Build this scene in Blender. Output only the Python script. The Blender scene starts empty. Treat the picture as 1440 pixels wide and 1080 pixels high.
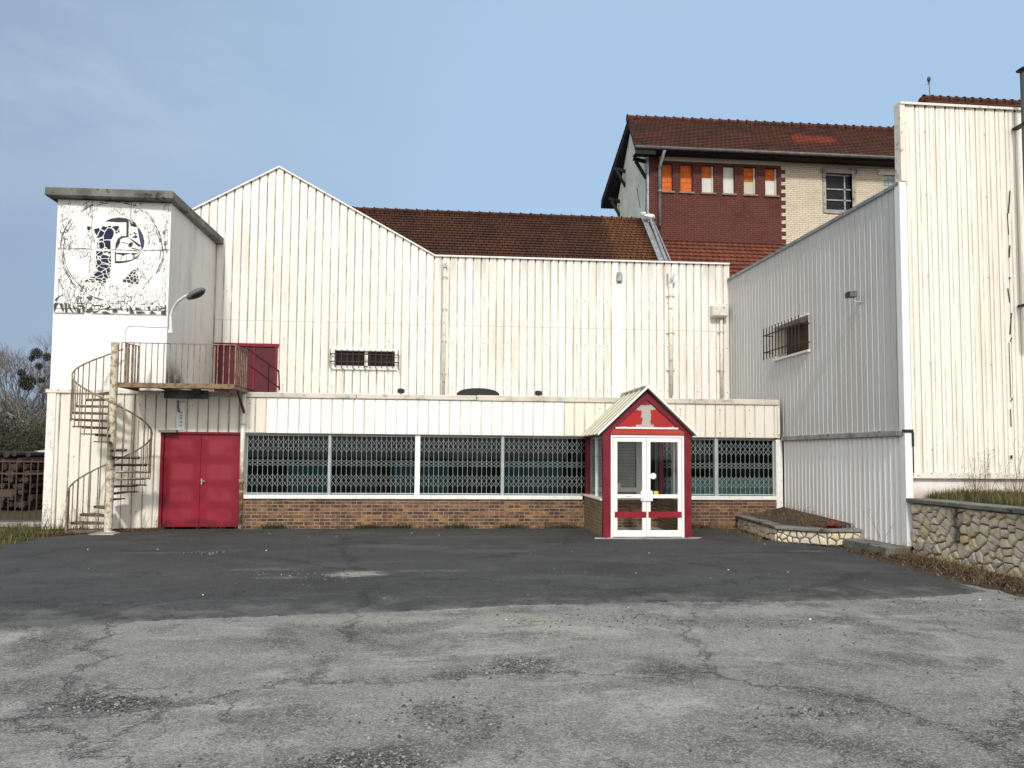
import bpy, math, random
from mathutils import Vector, Matrix
R = math.radians
rnd = random.Random(7)
sc = bpy.context.scene
COL = sc.collection

# ------------------------------------------------------------------ camera
F, H, PPY = 1050.0, 1.6, 580.0
psi, th, rho = math.atan(95/1050), math.atan(60/1050), .008
fw = Vector((math.sin(psi)*math.cos(th), math.cos(psi)*math.cos(th), math.sin(th)))
r0 = Vector((math.cos(psi), -math.sin(psi), 0)); u0 = r0.cross(fw)
RT = r0*math.cos(rho)+u0*math.sin(rho); UP = u0*math.cos(rho)-r0*math.sin(rho)
cam = bpy.data.cameras.new('camera'); camo = bpy.data.objects.new('camera', cam); COL.objects.link(camo)
cam.sensor_width = 36; cam.lens = 36*F/1440; cam.shift_y = (PPY-540)/1440; cam.clip_end = 2000; cam.clip_start = .05
m = Matrix((RT, UP, -fw)).transposed().to_4x4(); m.translation = (0, 0, H); camo.matrix_world = m
sc.camera = camo
def ray(px, py): return fw+RT*((px-720)/F)-UP*((py-PPY)/F)
def oY(px, py, Y):                      # where the sight line through a photo pixel meets a real plane of the place
    d = ray(px, py); t = Y/d.y; return Vector((d.x*t, Y, H+d.z*t))
def oX(px, py, X):
    d = ray(px, py); t = X/d.x; return Vector((X, d.y*t, H+d.z*t))
def oZ(px, py, Z=0):
    d = ray(px, py); t = (Z-H)/d.z; return Vector((d.x*t, d.y*t, Z))

# ------------------------------------------------------------------ mesh helper
class MB:
    def __init__(s): s.v = []; s.f = []; s.tone = []; s.t = .5
    def add(s, vs, fs, t=None):
        o = len(s.v); s.v += [tuple(p) for p in vs]
        for f in fs: s.f.append([o+i for i in f]); s.tone.append(s.t if t is None else t)
    def poly(s, *p, t=None): s.add(p, [list(range(len(p)))], t)
    def box(s, x0, x1, y0, y1, z0, z1, t=None):
        x0, x1 = min(x0, x1), max(x0, x1); y0, y1 = min(y0, y1), max(y0, y1); z0, z1 = min(z0, z1), max(z0, z1)
        s.add([(x, y, z) for z in (z0, z1) for y in (y0, y1) for x in (x0, x1)],
              [(0, 2, 3, 1), (4, 5, 7, 6), (0, 1, 5, 4), (2, 6, 7, 3), (0, 4, 6, 2), (1, 3, 7, 5)], t)
    def hexa(s, a, b, t=None):           # prism between two polygons with the same count
        n = len(a); s.add(list(a)+list(b), [list(range(n))[::-1], list(range(n, 2*n))]+[[i, (i+1) % n, n+(i+1) % n, n+i] for i in range(n)], t)
    def beam(s, p, q, w, h=None, up=(0, 0, 1), t=None):
        p, q = Vector(p), Vector(q); h = h or w; d = (q-p).normalized(); up = Vector(up)
        if abs(d.dot(up)) > .97: up = Vector((0, 1, 0))
        a = d.cross(up).normalized()*w/2; b = a.cross(d).normalized()*h/2
        s.hexa([p-a-b, p+a-b, p+a+b, p-a+b], [q-a-b, q+a-b, q+a+b, q-a+b], t)
    def tube(s, pts, r, n=8, cap=True, t=None):
        pts = [Vector(p) for p in pts]; rs = r if isinstance(r, (list, tuple)) else [r]*len(pts)
        o = len(s.v); a = None
        for i, p in enumerate(pts):
            d = (pts[min(i+1, len(pts)-1)]-pts[max(i-1, 0)]).normalized()
            if a is None: a = d.orthogonal().normalized()
            else:
                a = a-d*a.dot(d); a = a.normalized() if a.length > 1e-5 else d.orthogonal().normalized()
            b = d.cross(a)
            for k in range(n):
                an = 2*math.pi*k/n; s.v.append(tuple(p+(a*math.cos(an)+b*math.sin(an))*rs[i]))
        for i in range(len(pts)-1):
            for k in range(n):
                s.f.append([o+i*n+k, o+i*n+(k+1) % n, o+(i+1)*n+(k+1) % n, o+(i+1)*n+k]); s.tone.append(s.t if t is None else t)
        if cap and n > 3:
            s.f.append([o+k for k in range(n)][::-1]); s.f.append([o+(len(pts)-1)*n+k for k in range(n)]); s.tone += [s.t, s.t]
    def ball(s, c, r, nu=10, nv=7, sq=(1, 1, 1), jit=0, t=None):
        c = Vector(c); vs = []
        for j in range(nv+1):
            for i in range(nu):
                a = math.pi*j/nv; b = 2*math.pi*i/nu; k = r*(1+rnd.uniform(-jit, jit))
                vs.append(c+Vector((math.sin(a)*math.cos(b)*sq[0], math.sin(a)*math.sin(b)*sq[1], math.cos(a)*sq[2]))*k)
        s.add(vs, [(j*nu+i, j*nu+(i+1) % nu, (j+1)*nu+(i+1) % nu, (j+1)*nu+i) for j in range(nv) for i in range(nu)], t)
    def build(s, name, mat, parent=None, smooth=False, bevel=0):
        off = Vector(parent.get('_w', (0, 0, 0))) if parent else Vector((0, 0, 0))
        me = bpy.data.meshes.new(name); me.from_pydata([Vector(p)-off for p in s.v], [], s.f)
        at = me.attributes.new('tone', 'FLOAT', 'FACE'); at.data.foreach_set('value', s.tone)
        me.materials.append(mat); me.validate(); me.update()
        if smooth: me.polygons.foreach_set('use_smooth', [True]*len(me.polygons))
        o = bpy.data.objects.new(name, me); COL.objects.link(o)
        if parent: o.parent = parent; o['_w'] = tuple(off)
        if bevel:
            b = o.modifiers.new('b', 'BEVEL'); b.width = bevel; b.segments = 1; b.limit_method = 'ANGLE'
        return o
def bx(*a, **k):
    b = MB(); b.box(*a, **k); return b
def thing(name, label, cat, loc, group=None):
    o = bpy.data.objects.new(name, None); COL.objects.link(o); o.location = loc; o['_w'] = tuple(loc); o.empty_display_size = .1
    o['label'] = label; o['category'] = cat
    if group: o['group'] = group
    return o
def tag(o, label=None, cat=None, group=None, kind=None):
    for k, v in (('label', label), ('category', cat), ('group', group), ('kind', kind)):
        if v: o[k] = v
    return o

# ------------------------------------------------------------------ node helper
class G:
    def __init__(s, name, rough=.8, spec=.3, metal=0):
        s.m = bpy.data.materials.new(name); s.m.use_nodes = True; s.t = s.m.node_tree; s.N = s.t.nodes
        s.b = s.N['Principled BSDF']; s.b.inputs['Roughness'].default_value = rough
        s.b.inputs['Specular IOR Level'].default_value = spec; s.b.inputs['Metallic'].default_value = metal
        s.P = s.node('ShaderNodeNewGeometry').outputs['Position']
    def node(s, ty, _props=None, **inp):
        n = s.N.new(ty)
        for k, v in (_props or {}).items(): setattr(n, k, v)
        for k, v in inp.items(): s.put(n.inputs[k.replace('_', ' ')], v)
        return n
    def put(s, sock, v):
        if isinstance(v, bpy.types.NodeSocket): s.t.links.new(v, sock)
        elif v is not None:
            if sock.type == 'RGBA' and len(v) == 3: v = (*v, 1)
            sock.default_value = v
    def ma(s, op, a, b=None, c=None):
        n = s.N.new('ShaderNodeMath'); n.operation = op
        for i, v in enumerate((a, b, c)):
            if v is not None: s.put(n.inputs[i], v)
        return n.outputs[0]
    def vm(s, op, a, b=None):
        n = s.N.new('ShaderNodeVectorMath'); n.operation = op; s.put(n.inputs[0], a)
        if b is not None: s.put(n.inputs[1], b)
        return n.outputs['Value'] if op in ('LENGTH', 'DISTANCE', 'DOT_PRODUCT') else n.outputs[0]
    def sc(s, v, x, y, z): return s.vm('MULTIPLY', v, (x, y, z))
    def xyz(s, v=None):
        n = s.N.new('ShaderNodeSeparateXYZ'); s.put(n.inputs[0], v or s.P); return n.outputs
    def comb(s, x, y, z=0.):
        n = s.N.new('ShaderNodeCombineXYZ'); s.put(n.inputs[0], x); s.put(n.inputs[1], y); s.put(n.inputs[2], z); return n.outputs[0]
    def noise(s, v, scale, detail=4, rough=.55, dist=0, col=False):
        n = s.node('ShaderNodeTexNoise', Vector=v, Scale=float(scale), Detail=float(detail), Roughness=rough, Distortion=float(dist))
        return n.outputs['Color' if col else 'Fac']
    def vor(s, v, scale, feat='DISTANCE_TO_EDGE', rand=1.):
        n = s.node('ShaderNodeTexVoronoi', {'feature': feat}, Vector=v, Scale=float(scale), Randomness=rand); return n
    def rng(s, v, a, b, c=0., d=1., sm=True):
        n = s.node('ShaderNodeMapRange', {'interpolation_type': 'SMOOTHSTEP' if sm else 'LINEAR'})
        for i, x in enumerate((v, a, b, c, d)): s.put(n.inputs[i], x)
        return n.outputs[0]
    def mix(s, f, a, b, mode='MIX'):
        n = s.node('ShaderNodeMix', {'data_type': 'RGBA', 'blend_type': mode})
        s.put(n.inputs[0], f); s.put(n.inputs[6], a); s.put(n.inputs[7], b); return n.outputs[2]
    def tone(s): return s.node('ShaderNodeAttribute', {'attribute_name': 'tone'}).outputs['Fac']
    def col(s, c): s.put(s.b.inputs['Base Color'], c); return s
    def rough(s, v): s.put(s.b.inputs['Roughness'], v); return s
    def bump(s, h, dist=.01, st=1.):
        s.put(s.b.inputs['Normal'], s.node('ShaderNodeBump', Height=h, Distance=dist, Strength=st).outputs[0]); return s
M = {}
def plain(key, c, rough=.7, var=.15, scale=3, dirt=None, metal=0, spec=.3, bump=0):
    g = G(key, rough, spec, metal); n = g.noise(g.P, scale, 5)
    c1 = g.mix(g.rng(n, .3, .7), tuple(x*(1-var) for x in c), tuple(min(1, x*(1+var)) for x in c))
    if dirt: c1 = g.mix(g.rng(g.noise(g.vm('ADD', g.P, (7, 3, 1)), scale*2.3, 6, .65), .54, .66), c1, dirt)
    g.col(c1)
    if bump: g.bump(g.noise(g.P, scale*12, 4), bump)
    M[key] = g.m; return g

def clad_mat(key, base, pitch, ax, u0, grime=.5, rough=.42, edge=.55, tint=(.50, .40, .30), stain=.35, goff=.004, rows=(), laps=(), topz=None):
    g = G(key, rough, .35); x, y, z = g.xyz(); u = (x, y)[ax]
    q = g.ma('DIVIDE', g.ma('SUBTRACT', u, u0), pitch)
    cell = g.ma('FLOOR', g.ma('DIVIDE', q, 3.))
    wn = g.node('ShaderNodeTexWhiteNoise', {'noise_dimensions': '1D'}, W=cell).outputs['Value']
    wn2 = g.node('ShaderNodeTexWhiteNoise', {'noise_dimensions': '1D'}, W=g.ma('FLOOR', q)).outputs['Value']
    c = g.mix(g.ma('MULTIPLY', wn, .5), base, tuple(b*k for b, k in zip(base, (.93, .89, .84))))
    c = g.mix(g.ma('MULTIPLY', g.rng(wn2, .72, .9), .35), c, tuple(min(.86, b*k) for b, k in zip(base, (1.04, 1.06, 1.1))))
    # rain streaks and blotches
    st = g.noise(g.comb(g.ma('MULTIPLY', u, 7.), g.ma('MULTIPLY', z, .35)), 1., 6, .6)
    bl = g.noise(g.comb(g.ma('MULTIPLY', u, .8), g.ma('MULTIPLY', z, .5), 3.), 1., 4, .6)
    c = g.mix(g.ma('MULTIPLY', g.ma('MULTIPLY', g.rng(st, .46, .72), g.rng(bl, .3, .65)), stain), c, tuple(b*t*1.5 for b, t in zip(base, tint)))
    # grime that collects along each rib
    fr = g.ma('FRACT', q); d = g.ma('ABSOLUTE', g.ma('SUBTRACT', fr, goff)); d = g.ma('MINIMUM', d, g.ma('SUBTRACT', 1., d))
    gn = g.noise(g.comb(g.ma('FLOOR', g.ma('ADD', q, .5)), g.ma('MULTIPLY', z, .8)), 1.3, 5, .7)
    gr = g.ma('MULTIPLY', g.rng(d, .14, .01), g.rng(gn, .3, .68))
    c = g.mix(g.ma('MULTIPLY', gr, grime), c, (.24, .21, .16))
    fd_ = g.ma('ABSOLUTE', g.ma('SUBTRACT', fr, .5)); wr = g.node('ShaderNodeTexWhiteNoise', {'noise_dimensions': '1D'}, W=g.ma('ADD', g.ma('FLOOR', q), 17.)).outputs['Value']
    for r_ in rows:
        dz = g.ma('SUBTRACT', z, r_); dot = g.ma('MULTIPLY', g.rng(g.ma('ABSOLUTE', dz), .017, .010), g.rng(fd_, .085, .05))
        c = g.mix(g.ma('MULTIPLY', g.ma('MULTIPLY', dot, .8), g.rng(wr, .62, .68)), c, (.14, .11, .08))
        run = g.ma('MULTIPLY', g.ma('MULTIPLY', g.rng(dz, -.55, -.02), g.rng(dz, .0, -.02)), g.ma('MULTIPLY', g.rng(fd_, .09, .02), g.rng(wr, .72, .9)))
        c = g.mix(g.ma('MULTIPLY', run, .4), c, (.33, .20, .11))
    for r_ in laps:
        dz = g.ma('SUBTRACT', g.ma('ADD', z, g.ma('MULTIPLY', bl, .02)), r_); c = g.mix(g.ma('MULTIPLY', g.rng(g.ma('ABSOLUTE', dz), .012, .004), .45), c, (.3, .27, .22))
    if topz:
        tg = g.ma('MULTIPLY', g.rng(z, topz-.9, topz), g.rng(st, .38, .62)); c = g.mix(g.ma('MULTIPLY', g.ma('MULTIPLY', tg, .45), g.rng(x, -.6, .0)), c, (.36, .31, .25))
    sp = g.rng(g.noise(g.P, 34, 3, .7), .71, .78)
    c = g.mix(g.ma('MULTIPLY', sp, .5), c, (.2, .15, .1))
    g.col(c); g.rough(g.rng(st, .2, .8, rough-.06, rough+.18)); M[key] = g.m; return g

def brick_mat(key, c1, c2, mortar, bw=.22, bh=.068, ms=.009, accent=None, facc=.75, paint=None, var=.3, bump=.006, zscale=1.):
    g = G(key, .85, .25); x, y, z = g.xyz()
    v = g.comb(g.ma('ADD', x, y), g.ma('MULTIPLY', z, zscale))
    b = g.node('ShaderNodeTexBrick', {'offset': .5}, Vector=v, Scale=1., Mortar_Size=ms, Mortar_Smooth=.2, Bias=0., Brick_Width=bw, Row_Height=bh, Color1=(0., 0., 0., 1), Color2=(1., 1., 1., 1), Mortar=(0., 0., 0., 1))
    tn = b.outputs['Color']; fac = b.outputs['Fac']
    # a random number for every brick
    row = g.ma('FLOOR', g.ma('DIVIDE', g.xyz(v)[1], bh)); half = g.ma('MULTIPLY', g.ma('MODULO', g.ma('ABSOLUTE', row), 2.), .5)
    cx = g.ma('FLOOR', g.ma('ADD', g.ma('DIVIDE', g.xyz(v)[0], bw), half))
    w = g.node('ShaderNodeTexWhiteNoise', {'noise_dimensions': '2D'}, Vector=g.comb(cx, row)).outputs['Value']
    c = g.mix(w, c1, c2)
    if accent: c = g.mix(g.rng(w, facc, facc+.02), c, accent)
    nz = g.noise(g.P, 22, 5, .65); c = g.mix(g.ma('MULTIPLY', g.rng(nz, .35, .7), var), c, tuple(k*.45 for k in c1))
    mc = g.mix(g.rng(g.noise(g.P, 6, 4), .3, .7), mortar, tuple(k*.6 for k in mortar))
    c = g.mix(fac, c, mc)
    big = g.noise(g.P, .9, 5, .6); c = g.mix(g.ma('MULTIPLY', g.rng(big, .48, .75), .35), c, tuple(k*.5 for k in c1))
    g.col(c); g.bump(g.ma('ADD', g.ma('MULTIPLY', g.ma('SUBTRACT', 1., fac), 1.), g.ma('MULTIPLY', nz, .35)), bump); M[key] = g.m; return g

def tile_mat(key, c1, c2, moss, mossamt=.5, tw=.18, ch=.2, patch=None):
    g = G(key, .9, .2); x, y, z = g.xyz(); row = g.ma('FLOOR', g.ma('DIVIDE', z, ch))
    half = g.ma('MULTIPLY', g.ma('MODULO', g.ma('ABSOLUTE', row), 2.), .5)
    q = g.ma('ADD', g.ma('DIVIDE', g.ma('ADD', x, g.ma('MULTIPLY', y, .0)), tw), half)
    w = g.node('ShaderNodeTexWhiteNoise', {'noise_dimensions': '2D'}, Vector=g.comb(g.ma('FLOOR', q), row)).outputs['Value']
    c = g.mix(w, c1, c2)
    n = g.noise(g.P, 1.1, 6, .65); c = g.mix(g.ma('MULTIPLY', g.rng(n, .4, .7), mossamt), c, moss)
    n2 = g.noise(g.P, 9, 5, .7); c = g.mix(g.ma('MULTIPLY', g.rng(n2, .45, .75), .6), c, tuple(k*.4 for k in c1))
    n3 = g.noise(g.vm('ADD', g.P, (5, 9, 2)), 16, 3, .6); c = g.mix(g.ma('MULTIPLY', g.rng(n3, .64, .72), .55), c, (.2, .14, .1))
    if patch:
        for (x0, x1, z0, z1, pc, pa) in patch:
            wob = g.ma('MULTIPLY', g.ma('SUBTRACT', g.noise(g.P, 2.2, 4), .5), .9)
            xx = g.ma('ADD', x, wob); zz = g.ma('ADD', z, wob)
            k = g.ma('MULTIPLY', g.ma('MULTIPLY', g.rng(xx, x0-.15, x0+.15), g.rng(xx, x1+.15, x1-.15)), g.ma('MULTIPLY', g.rng(zz, z0-.05, z0+.05), g.rng(zz, z1+.05, z1-.05)))
            c = g.mix(g.ma('MULTIPLY', k, pa), c, g.mix(w, pc, tuple(t*.6 for t in pc)))
    fr = g.ma('FRACT', q); e = g.ma('ABSOLUTE', g.ma('SUBTRACT', fr, .5))
    c = g.mix(g.ma('MULTIPLY', g.rng(e, .42, .49), .75), c, tuple(k*.25 for k in c1))
    g.col(c); g.bump(g.ma('ADD', g.ma('MULTIPLY', w, .6), g.ma('MULTIPLY', g.rng(e, .35, .5), -1.)), .03); M[key] = g.m; return g

# ------------------------------------------------------------------ materials
CR = (.82, .805, .762)
clad_mat('clad_hall', CR, .207, 0, -8.4, grime=.78, stain=.62, rows=(3.35, 4.55, 5.75), laps=(5.02,), topz=6.85)
clad_mat('clad_low', (.81, .785, .715), .215, 0, -8.24, grime=.72, stain=.6, rows=(.35, 1.5, 2.6))
clad_mat('clad_fascia', (.80, .77, .685), .23, 0, -4.26, grime=.55, stain=.5, rows=(2.14, 2.66))
clad_mat('clad_fascia_white', (.85, .85, .84), .23, 0, -4.26, grime=.3, stain=.05)
clad_mat('clad_front', (.81, .80, .735), .183, 0, 7.69, grime=.6, stain=.5, rows=(1.75, 3.2, 4.7, 6.1, 7.2), laps=())
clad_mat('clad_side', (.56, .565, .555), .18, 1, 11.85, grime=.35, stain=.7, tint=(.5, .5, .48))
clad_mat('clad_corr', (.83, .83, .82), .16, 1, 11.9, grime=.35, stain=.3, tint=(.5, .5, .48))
plain('white_metal', (.79, .78, .75), .4, .05, 4, (.64, .60, .54))
plain('cream_metal', (.74, .70, .60), .45, .08, 4, (.4, .34, .26))
plain('concrete_coping', (.60, .56, .49), .85, .15, 2, (.36, .33, .28), bump=.008)
plain('dark_concrete', (.17, .165, .15), .92, .3, 2.2, (.05, .047, .042), bump=.02)
plain('sill_brown', (.24, .17, .13), .85, .2, 5)
plain('rail_dark', (.035, .028, .025), .7, .3)
plain('rail_red', (.035, .006, .009), .5, .2)
plain('lamp_grey', (.14, .14, .145), .5, .2, 9)
plain('gutter_zinc', (.12, .12, .125), .6, .25, 4)
plain('dark_wood', (.055, .032, .018), .8, .4, 3)
plain('ink', (.075, .072, .066), .7, .4, 12)
plain('white_frame', (.82, .82, .82), .3, .03, 3)
plain('inner_frame', (.80, .80, .75), .4, .05, 3)
plain('grey_metal', (.42, .45, .46), .4, .1, 4)
plain('grille', (.36, .40, .41), .45, .12, 5, spec=.4)
plain('dark', (.012, .012, .013), .8, .2)
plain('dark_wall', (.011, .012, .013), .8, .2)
plain('teal', (.02, .055, .068), .6, .15, 2)
plain('zinc', (.30, .32, .34), .45, .2, 5, (.14, .14, .14), metal=.3)
plain('old_concrete', (.34, .32, .29), .92, .25, 2.5, (.06, .055, .05), bump=.015)
plain('soil', (.07, .05, .035), .95, .35, 6, bump=.03)
plain('wood', (.20, .09, .045), .8, .3, 6)
plain('bark', (.12, .10, .085), .9, .3, 6)
plain('log_dark', (.05, .038, .03), .9, .4, 7)
plain('twig', (.25, .22, .20), .9, .3, 2)
plain('mistletoe', (.03, .029, .011), 1., .4, 6, spec=0.)
plain('terracotta', (.30, .07, .04), .85, .3, 12)
plain('orange_block', (.62, .15, .035), .85, .12, 8)
plain('infill_white', (.62, .61, .58), .8, .05, 4)
plain('infill_beige', (.52, .49, .40), .8, .06, 4)
plain('board_beige', (.66, .66, .56), .7, .08, 1.5, (.50, .50, .42))
plain('black_plastic', (.02, .02, .02), .5, .1)
plain('yellow', (.70, .52, .05), .5, .05)
plain('litter', (.65, .65, .63), .7, .1)
plain('chrome', (.5, .5, .5), .25, .1, 4, metal=.8)
plain('film', (.30, .32, .31), .7, .45, 26)
plain('finial_metal', (.06, .065, .07), .5, .1)
plain('purple_bars', (.045, .02, .025), .6, .2)
def red_mat(key, c, fade, amt=.5, sc_=1.6, rough=.42):
    g = G(key, rough, .35); n = g.noise(g.P, sc_, 5, .6)
    cc = g.mix(g.ma('MULTIPLY', g.rng(n, .42, .7), amt), c, fade)
    x, y, z = g.xyz(); s = g.noise(g.comb(g.ma('MULTIPLY', g.ma('ADD', x, y), 9.), g.ma('MULTIPLY', z, .9)), 1., 5)
    cc = g.mix(g.ma('MULTIPLY', g.rng(s, .55, .75), .25), cc, tuple(k*.55 for k in c))
    cc = g.mix(g.rng(g.noise(g.P, 30, 3, .7), .72, .78), cc, (.5, .4, .38))
    g.col(cc); M[key] = g.m
red_mat('crimson', (.235, .007, .022), (.33, .032, .055), .8)
red_mat('crimson_edge', (.19, .006, .019), (.25, .02, .035), .4)
red_mat('crimson_dark', (.085, .008, .017), (.11, .018, .027), .6)
red_mat('porch_red', (.155, .006, .019), (.22, .02, .032), .6, 3)
red_mat('faded_red', (.42, .035, .025), (.35, .1, .06), .7, 5)
g = G('crimson_panels', .42, .35); x, y, z = g.xyz(); n = g.noise(g.P, 2.2, 6, .6)
def near(v, ps):
    d = None
    for p in ps:
        e = g.ma('ABSOLUTE', g.ma('SUBTRACT', v, p)); d = e if d is None else g.ma('MINIMUM', d, e)
    return d
k = g.ma('MULTIPLY', g.rng(near(z, (.05, .49, .95, 1.45, 1.95)), .03, .14), g.rng(near(x, (-5.88, -5.17, -5.12, -4.36)), .07, .2))
k = g.ma('MULTIPLY', k, g.rng(n, .3, .6, .35, 1.)); c = g.mix(k, g.mix(g.rng(n, .4, .7), (.20, .005, .019), (.25, .010, .027)), (.27, .024, .044))
c = g.mix(g.ma('MULTIPLY', g.rng(z, .26, .1), g.rng(n, .4, .55)), c, (.13, .005, .014)); c = g.mix(g.rng(g.noise(g.P, 26, 4, .7), .70, .76), c, (.45, .3, .28)); g.col(c); M['crimson_panels'] = g.m
# bright red gable with a worn grey mark where paint came off
g = G('gable_red', .45, .35); x, y, z = g.xyz()
wob = g.ma('MULTIPLY', g.ma('SUBTRACT', g.noise(g.P, 11, 5, .65), .5), .16)
xx = g.ma('ADD', x, wob); zz = g.ma('ADD', z, g.ma('MULTIPLY', wob, .6))
def rect(g, xx, zz, x0, x1, z0, z1, e=.008):
    return g.ma('MULTIPLY', g.ma('MULTIPLY', g.rng(xx, x0-e, x0+e), g.rng(xx, x1+e, x1-e)), g.ma('MULTIPLY', g.rng(zz, z0-e, z0+e), g.rng(zz, z1+e, z1-e)))
k = g.ma('MAXIMUM', rect(g, xx, zz, 3.87, 4.05, 2.17, 2.58), rect(g, xx, zz, 3.73, 4.14, 2.51, 2.60))
k = g.ma('MAXIMUM', k, rect(g, xx, zz, 3.76, 4.10, 2.165, 2.215))
k = g.ma('MAXIMUM', k, rect(g, xx, zz, 3.42, 4.5, 2.145, 2.172))
n = g.noise(g.P, 3, 4)
c = g.mix(g.rng(n, .35, .65), (.42, .013, .012), (.33, .02, .02)); c = g.mix(rect(g, xx, zz, 3.68, 4.2, 2.6, 2.9, .02), c, (.26, .012, .03))
g.col(g.mix(k, c, (.42, .40, .36))); M['gable_red'] = g.m
# rusty things
def rust_mat(key, paint, lo, hi, rust1=(.16, .065, .025), rust2=(.30, .16, .07), s=9, zfade=None):
    g = G(key, .75, .3); n = g.noise(g.P, s, 6, .7)
    rc = g.mix(g.noise(g.P, s*2.5, 4), rust1, rust2); f = g.rng(n, lo, hi)
    if zfade: f = g.ma('MULTIPLY', f, g.rng(g.xyz()[2], zfade[0], zfade[1]))
    g.col(g.mix(f, paint, rc)); g.bump(n, .004); M[key] = g.m
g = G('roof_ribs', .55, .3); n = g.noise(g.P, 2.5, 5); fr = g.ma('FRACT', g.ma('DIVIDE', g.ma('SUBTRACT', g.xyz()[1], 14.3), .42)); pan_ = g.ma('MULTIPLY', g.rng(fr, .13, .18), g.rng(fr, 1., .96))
c = g.mix(g.rng(n, .3, .7), (.66, .64, .54), (.56, .54, .43)); g.col(g.mix(g.ma('MULTIPLY', pan_, .8), c, g.mix(n, (.30, .29, .19), (.44, .43, .31)))); M['roof_ribs'] = g.m  # pans coloured darker olive, painting in the shade between the ribs
rust_mat('rust_white', (.64, .60, .50), .44, .62, (.20, .12, .06), (.40, .30, .18))
rust_mat('rust_stair', (.30, .25, .18), .42, .6, (.11, .065, .038), (.22, .15, .085))
rust_mat('tread_rust', (.16, .125, .09), .4, .58, (.05, .032, .022), (.13, .08, .045))
rust_mat('rust_pipe', (.72, .70, .64), .34, .5, zfade=(2.2, .7), s=6)
rust_mat('rust_fence', (.07, .055, .05), .4, .6, (.06, .032, .022), (.10, .055, .035))
rust_mat('rust_edge', (.24, .17, .10), .42, .6, (.09, .05, .03), (.20, .12, .06))
rust_mat('rust_trim', (.74, .70, .62), .56, .66, s=14)
brick_mat('brick_base', (.08, .042, .033), (.30, .15, .085), (.32, .27, .20), .22, .073, .009, accent=(.33, .17, .065), facc=.87, var=.55)
brick_mat('brick_porch', (.20, .13, .06), (.28, .19, .095), (.33, .29, .22), .22, .073, .009)
brick_mat('brick_dark', (.085, .022, .02), (.115, .03, .026), (.17, .075, .065), .23, .075, .012, bump=.008)
brick_mat('brick_cream', (.60, .53, .41), (.68, .61, .48), (.50, .44, .34), .23, .075, .008, var=.2, bump=.012)
tile_mat('tile_brown', (.060, .022, .014), (.085, .034, .02), (.03, .016, .011), .75, patch=[(5.7, 7.0, 7.0, 10.6, (.17, .075, .033), .7)])
tile_mat('tile_red', (.095, .036, .026), (.135, .05, .036), (.055, .032, .024), .9, patch=[(13.6, 15.4, 14.0, 14.6, (.33, .08, .04), .8)])
tile_mat('tile_lean', (.16, .05, .03), (.22, .075, .045), (.09, .04, .03), .6, ch=.3, tw=.22)

# rendered tower wall
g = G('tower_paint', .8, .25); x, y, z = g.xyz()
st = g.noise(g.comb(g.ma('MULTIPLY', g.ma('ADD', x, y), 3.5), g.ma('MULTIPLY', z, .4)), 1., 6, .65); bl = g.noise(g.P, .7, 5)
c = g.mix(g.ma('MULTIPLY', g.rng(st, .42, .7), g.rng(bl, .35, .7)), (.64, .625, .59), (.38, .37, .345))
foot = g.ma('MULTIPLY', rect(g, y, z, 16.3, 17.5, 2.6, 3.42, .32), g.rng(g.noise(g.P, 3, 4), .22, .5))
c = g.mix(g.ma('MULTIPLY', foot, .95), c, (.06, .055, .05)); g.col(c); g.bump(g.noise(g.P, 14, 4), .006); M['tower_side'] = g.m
g = G('tower_front', .75, .25); n = g.noise(g.P, 1.2, 5); c = g.mix(g.rng(n, .4, .75), (.86, .855, .84), (.78, .77, .73))
c = g.mix(g.ma('MULTIPLY', g.rng(g.noise(g.P, 7, 5, .7), .66, .74), .5), c, (.45, .42, .36)); g.col(c); g.bump(g.noise(g.P, 14, 4), .004); M['tower_front'] = g.m
g = G('plinth', .85, .2); n = g.noise(g.P, 2.2, 6, .65); c = g.mix(g.rng(n, .35, .6), (.78, .76, .72), (.60, .52, .46)); zz = g.xyz()[2]
c = g.mix(g.ma('MULTIPLY', g.rng(g.ma('ADD', zz, g.ma('MULTIPLY', n, .4)), 1.32, 1.1), .6), c, (.30, .25, .2)); c = g.mix(g.rng(g.noise(g.comb(g.ma('MULTIPLY', g.xyz()[0], 9.), zz), 1., 5), .6, .72), c, (.34, .28, .24)); g.col(c); M['plinth'] = g.m
# flaking painted mural panel: short upright cracks and dark flakes
PX0, PX1, PZ0, PZ1 = -8.17, -5.97, 4.62, 6.93
g = G('mural_paint', .7, .25); x, y, z = g.xyz()
v1 = g.vor(g.vm('ADD', g.comb(g.ma('MULTIPLY', x, 17.), g.ma('MULTIPLY', z, 6.5)), g.sc(g.noise(g.P, 6, 3, col=True), 1.6, 1.6, 0)), 1.).outputs['Distance']
mask = g.noise(g.P, 2.4, 5, .65); rim = g.ma('MAXIMUM', g.rng(x, PX0+.5, PX0), g.ma('MAXIMUM', g.rng(z, PZ0+.75, PZ0+.2), g.rng(x, PX1-.25, PX1)))
wdt = g.ma('ADD', g.rng(mask, .42, .70, -.03, .04), g.ma('MULTIPLY', rim, .04))
cr = g.rng(v1, g.ma('ADD', wdt, .02), wdt)
n2 = g.noise(g.comb(g.ma('MULTIPLY', x, 30.), g.ma('MULTIPLY', z, 7.)), 1., 5, .7)
fl = g.ma('MULTIPLY', g.rng(n2, .60, .66), g.rng(g.ma('ADD', mask, g.ma('MULTIPLY', rim, .25)), .44, .66))
f = g.ma('MAXIMUM', cr, fl)
g.col(g.mix(g.ma('MULTIPLY', f, .9), (.84, .84, .82), (.085, .08, .075))); g.bump(f, -.006); M['mural_paint'] = g.m
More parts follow.
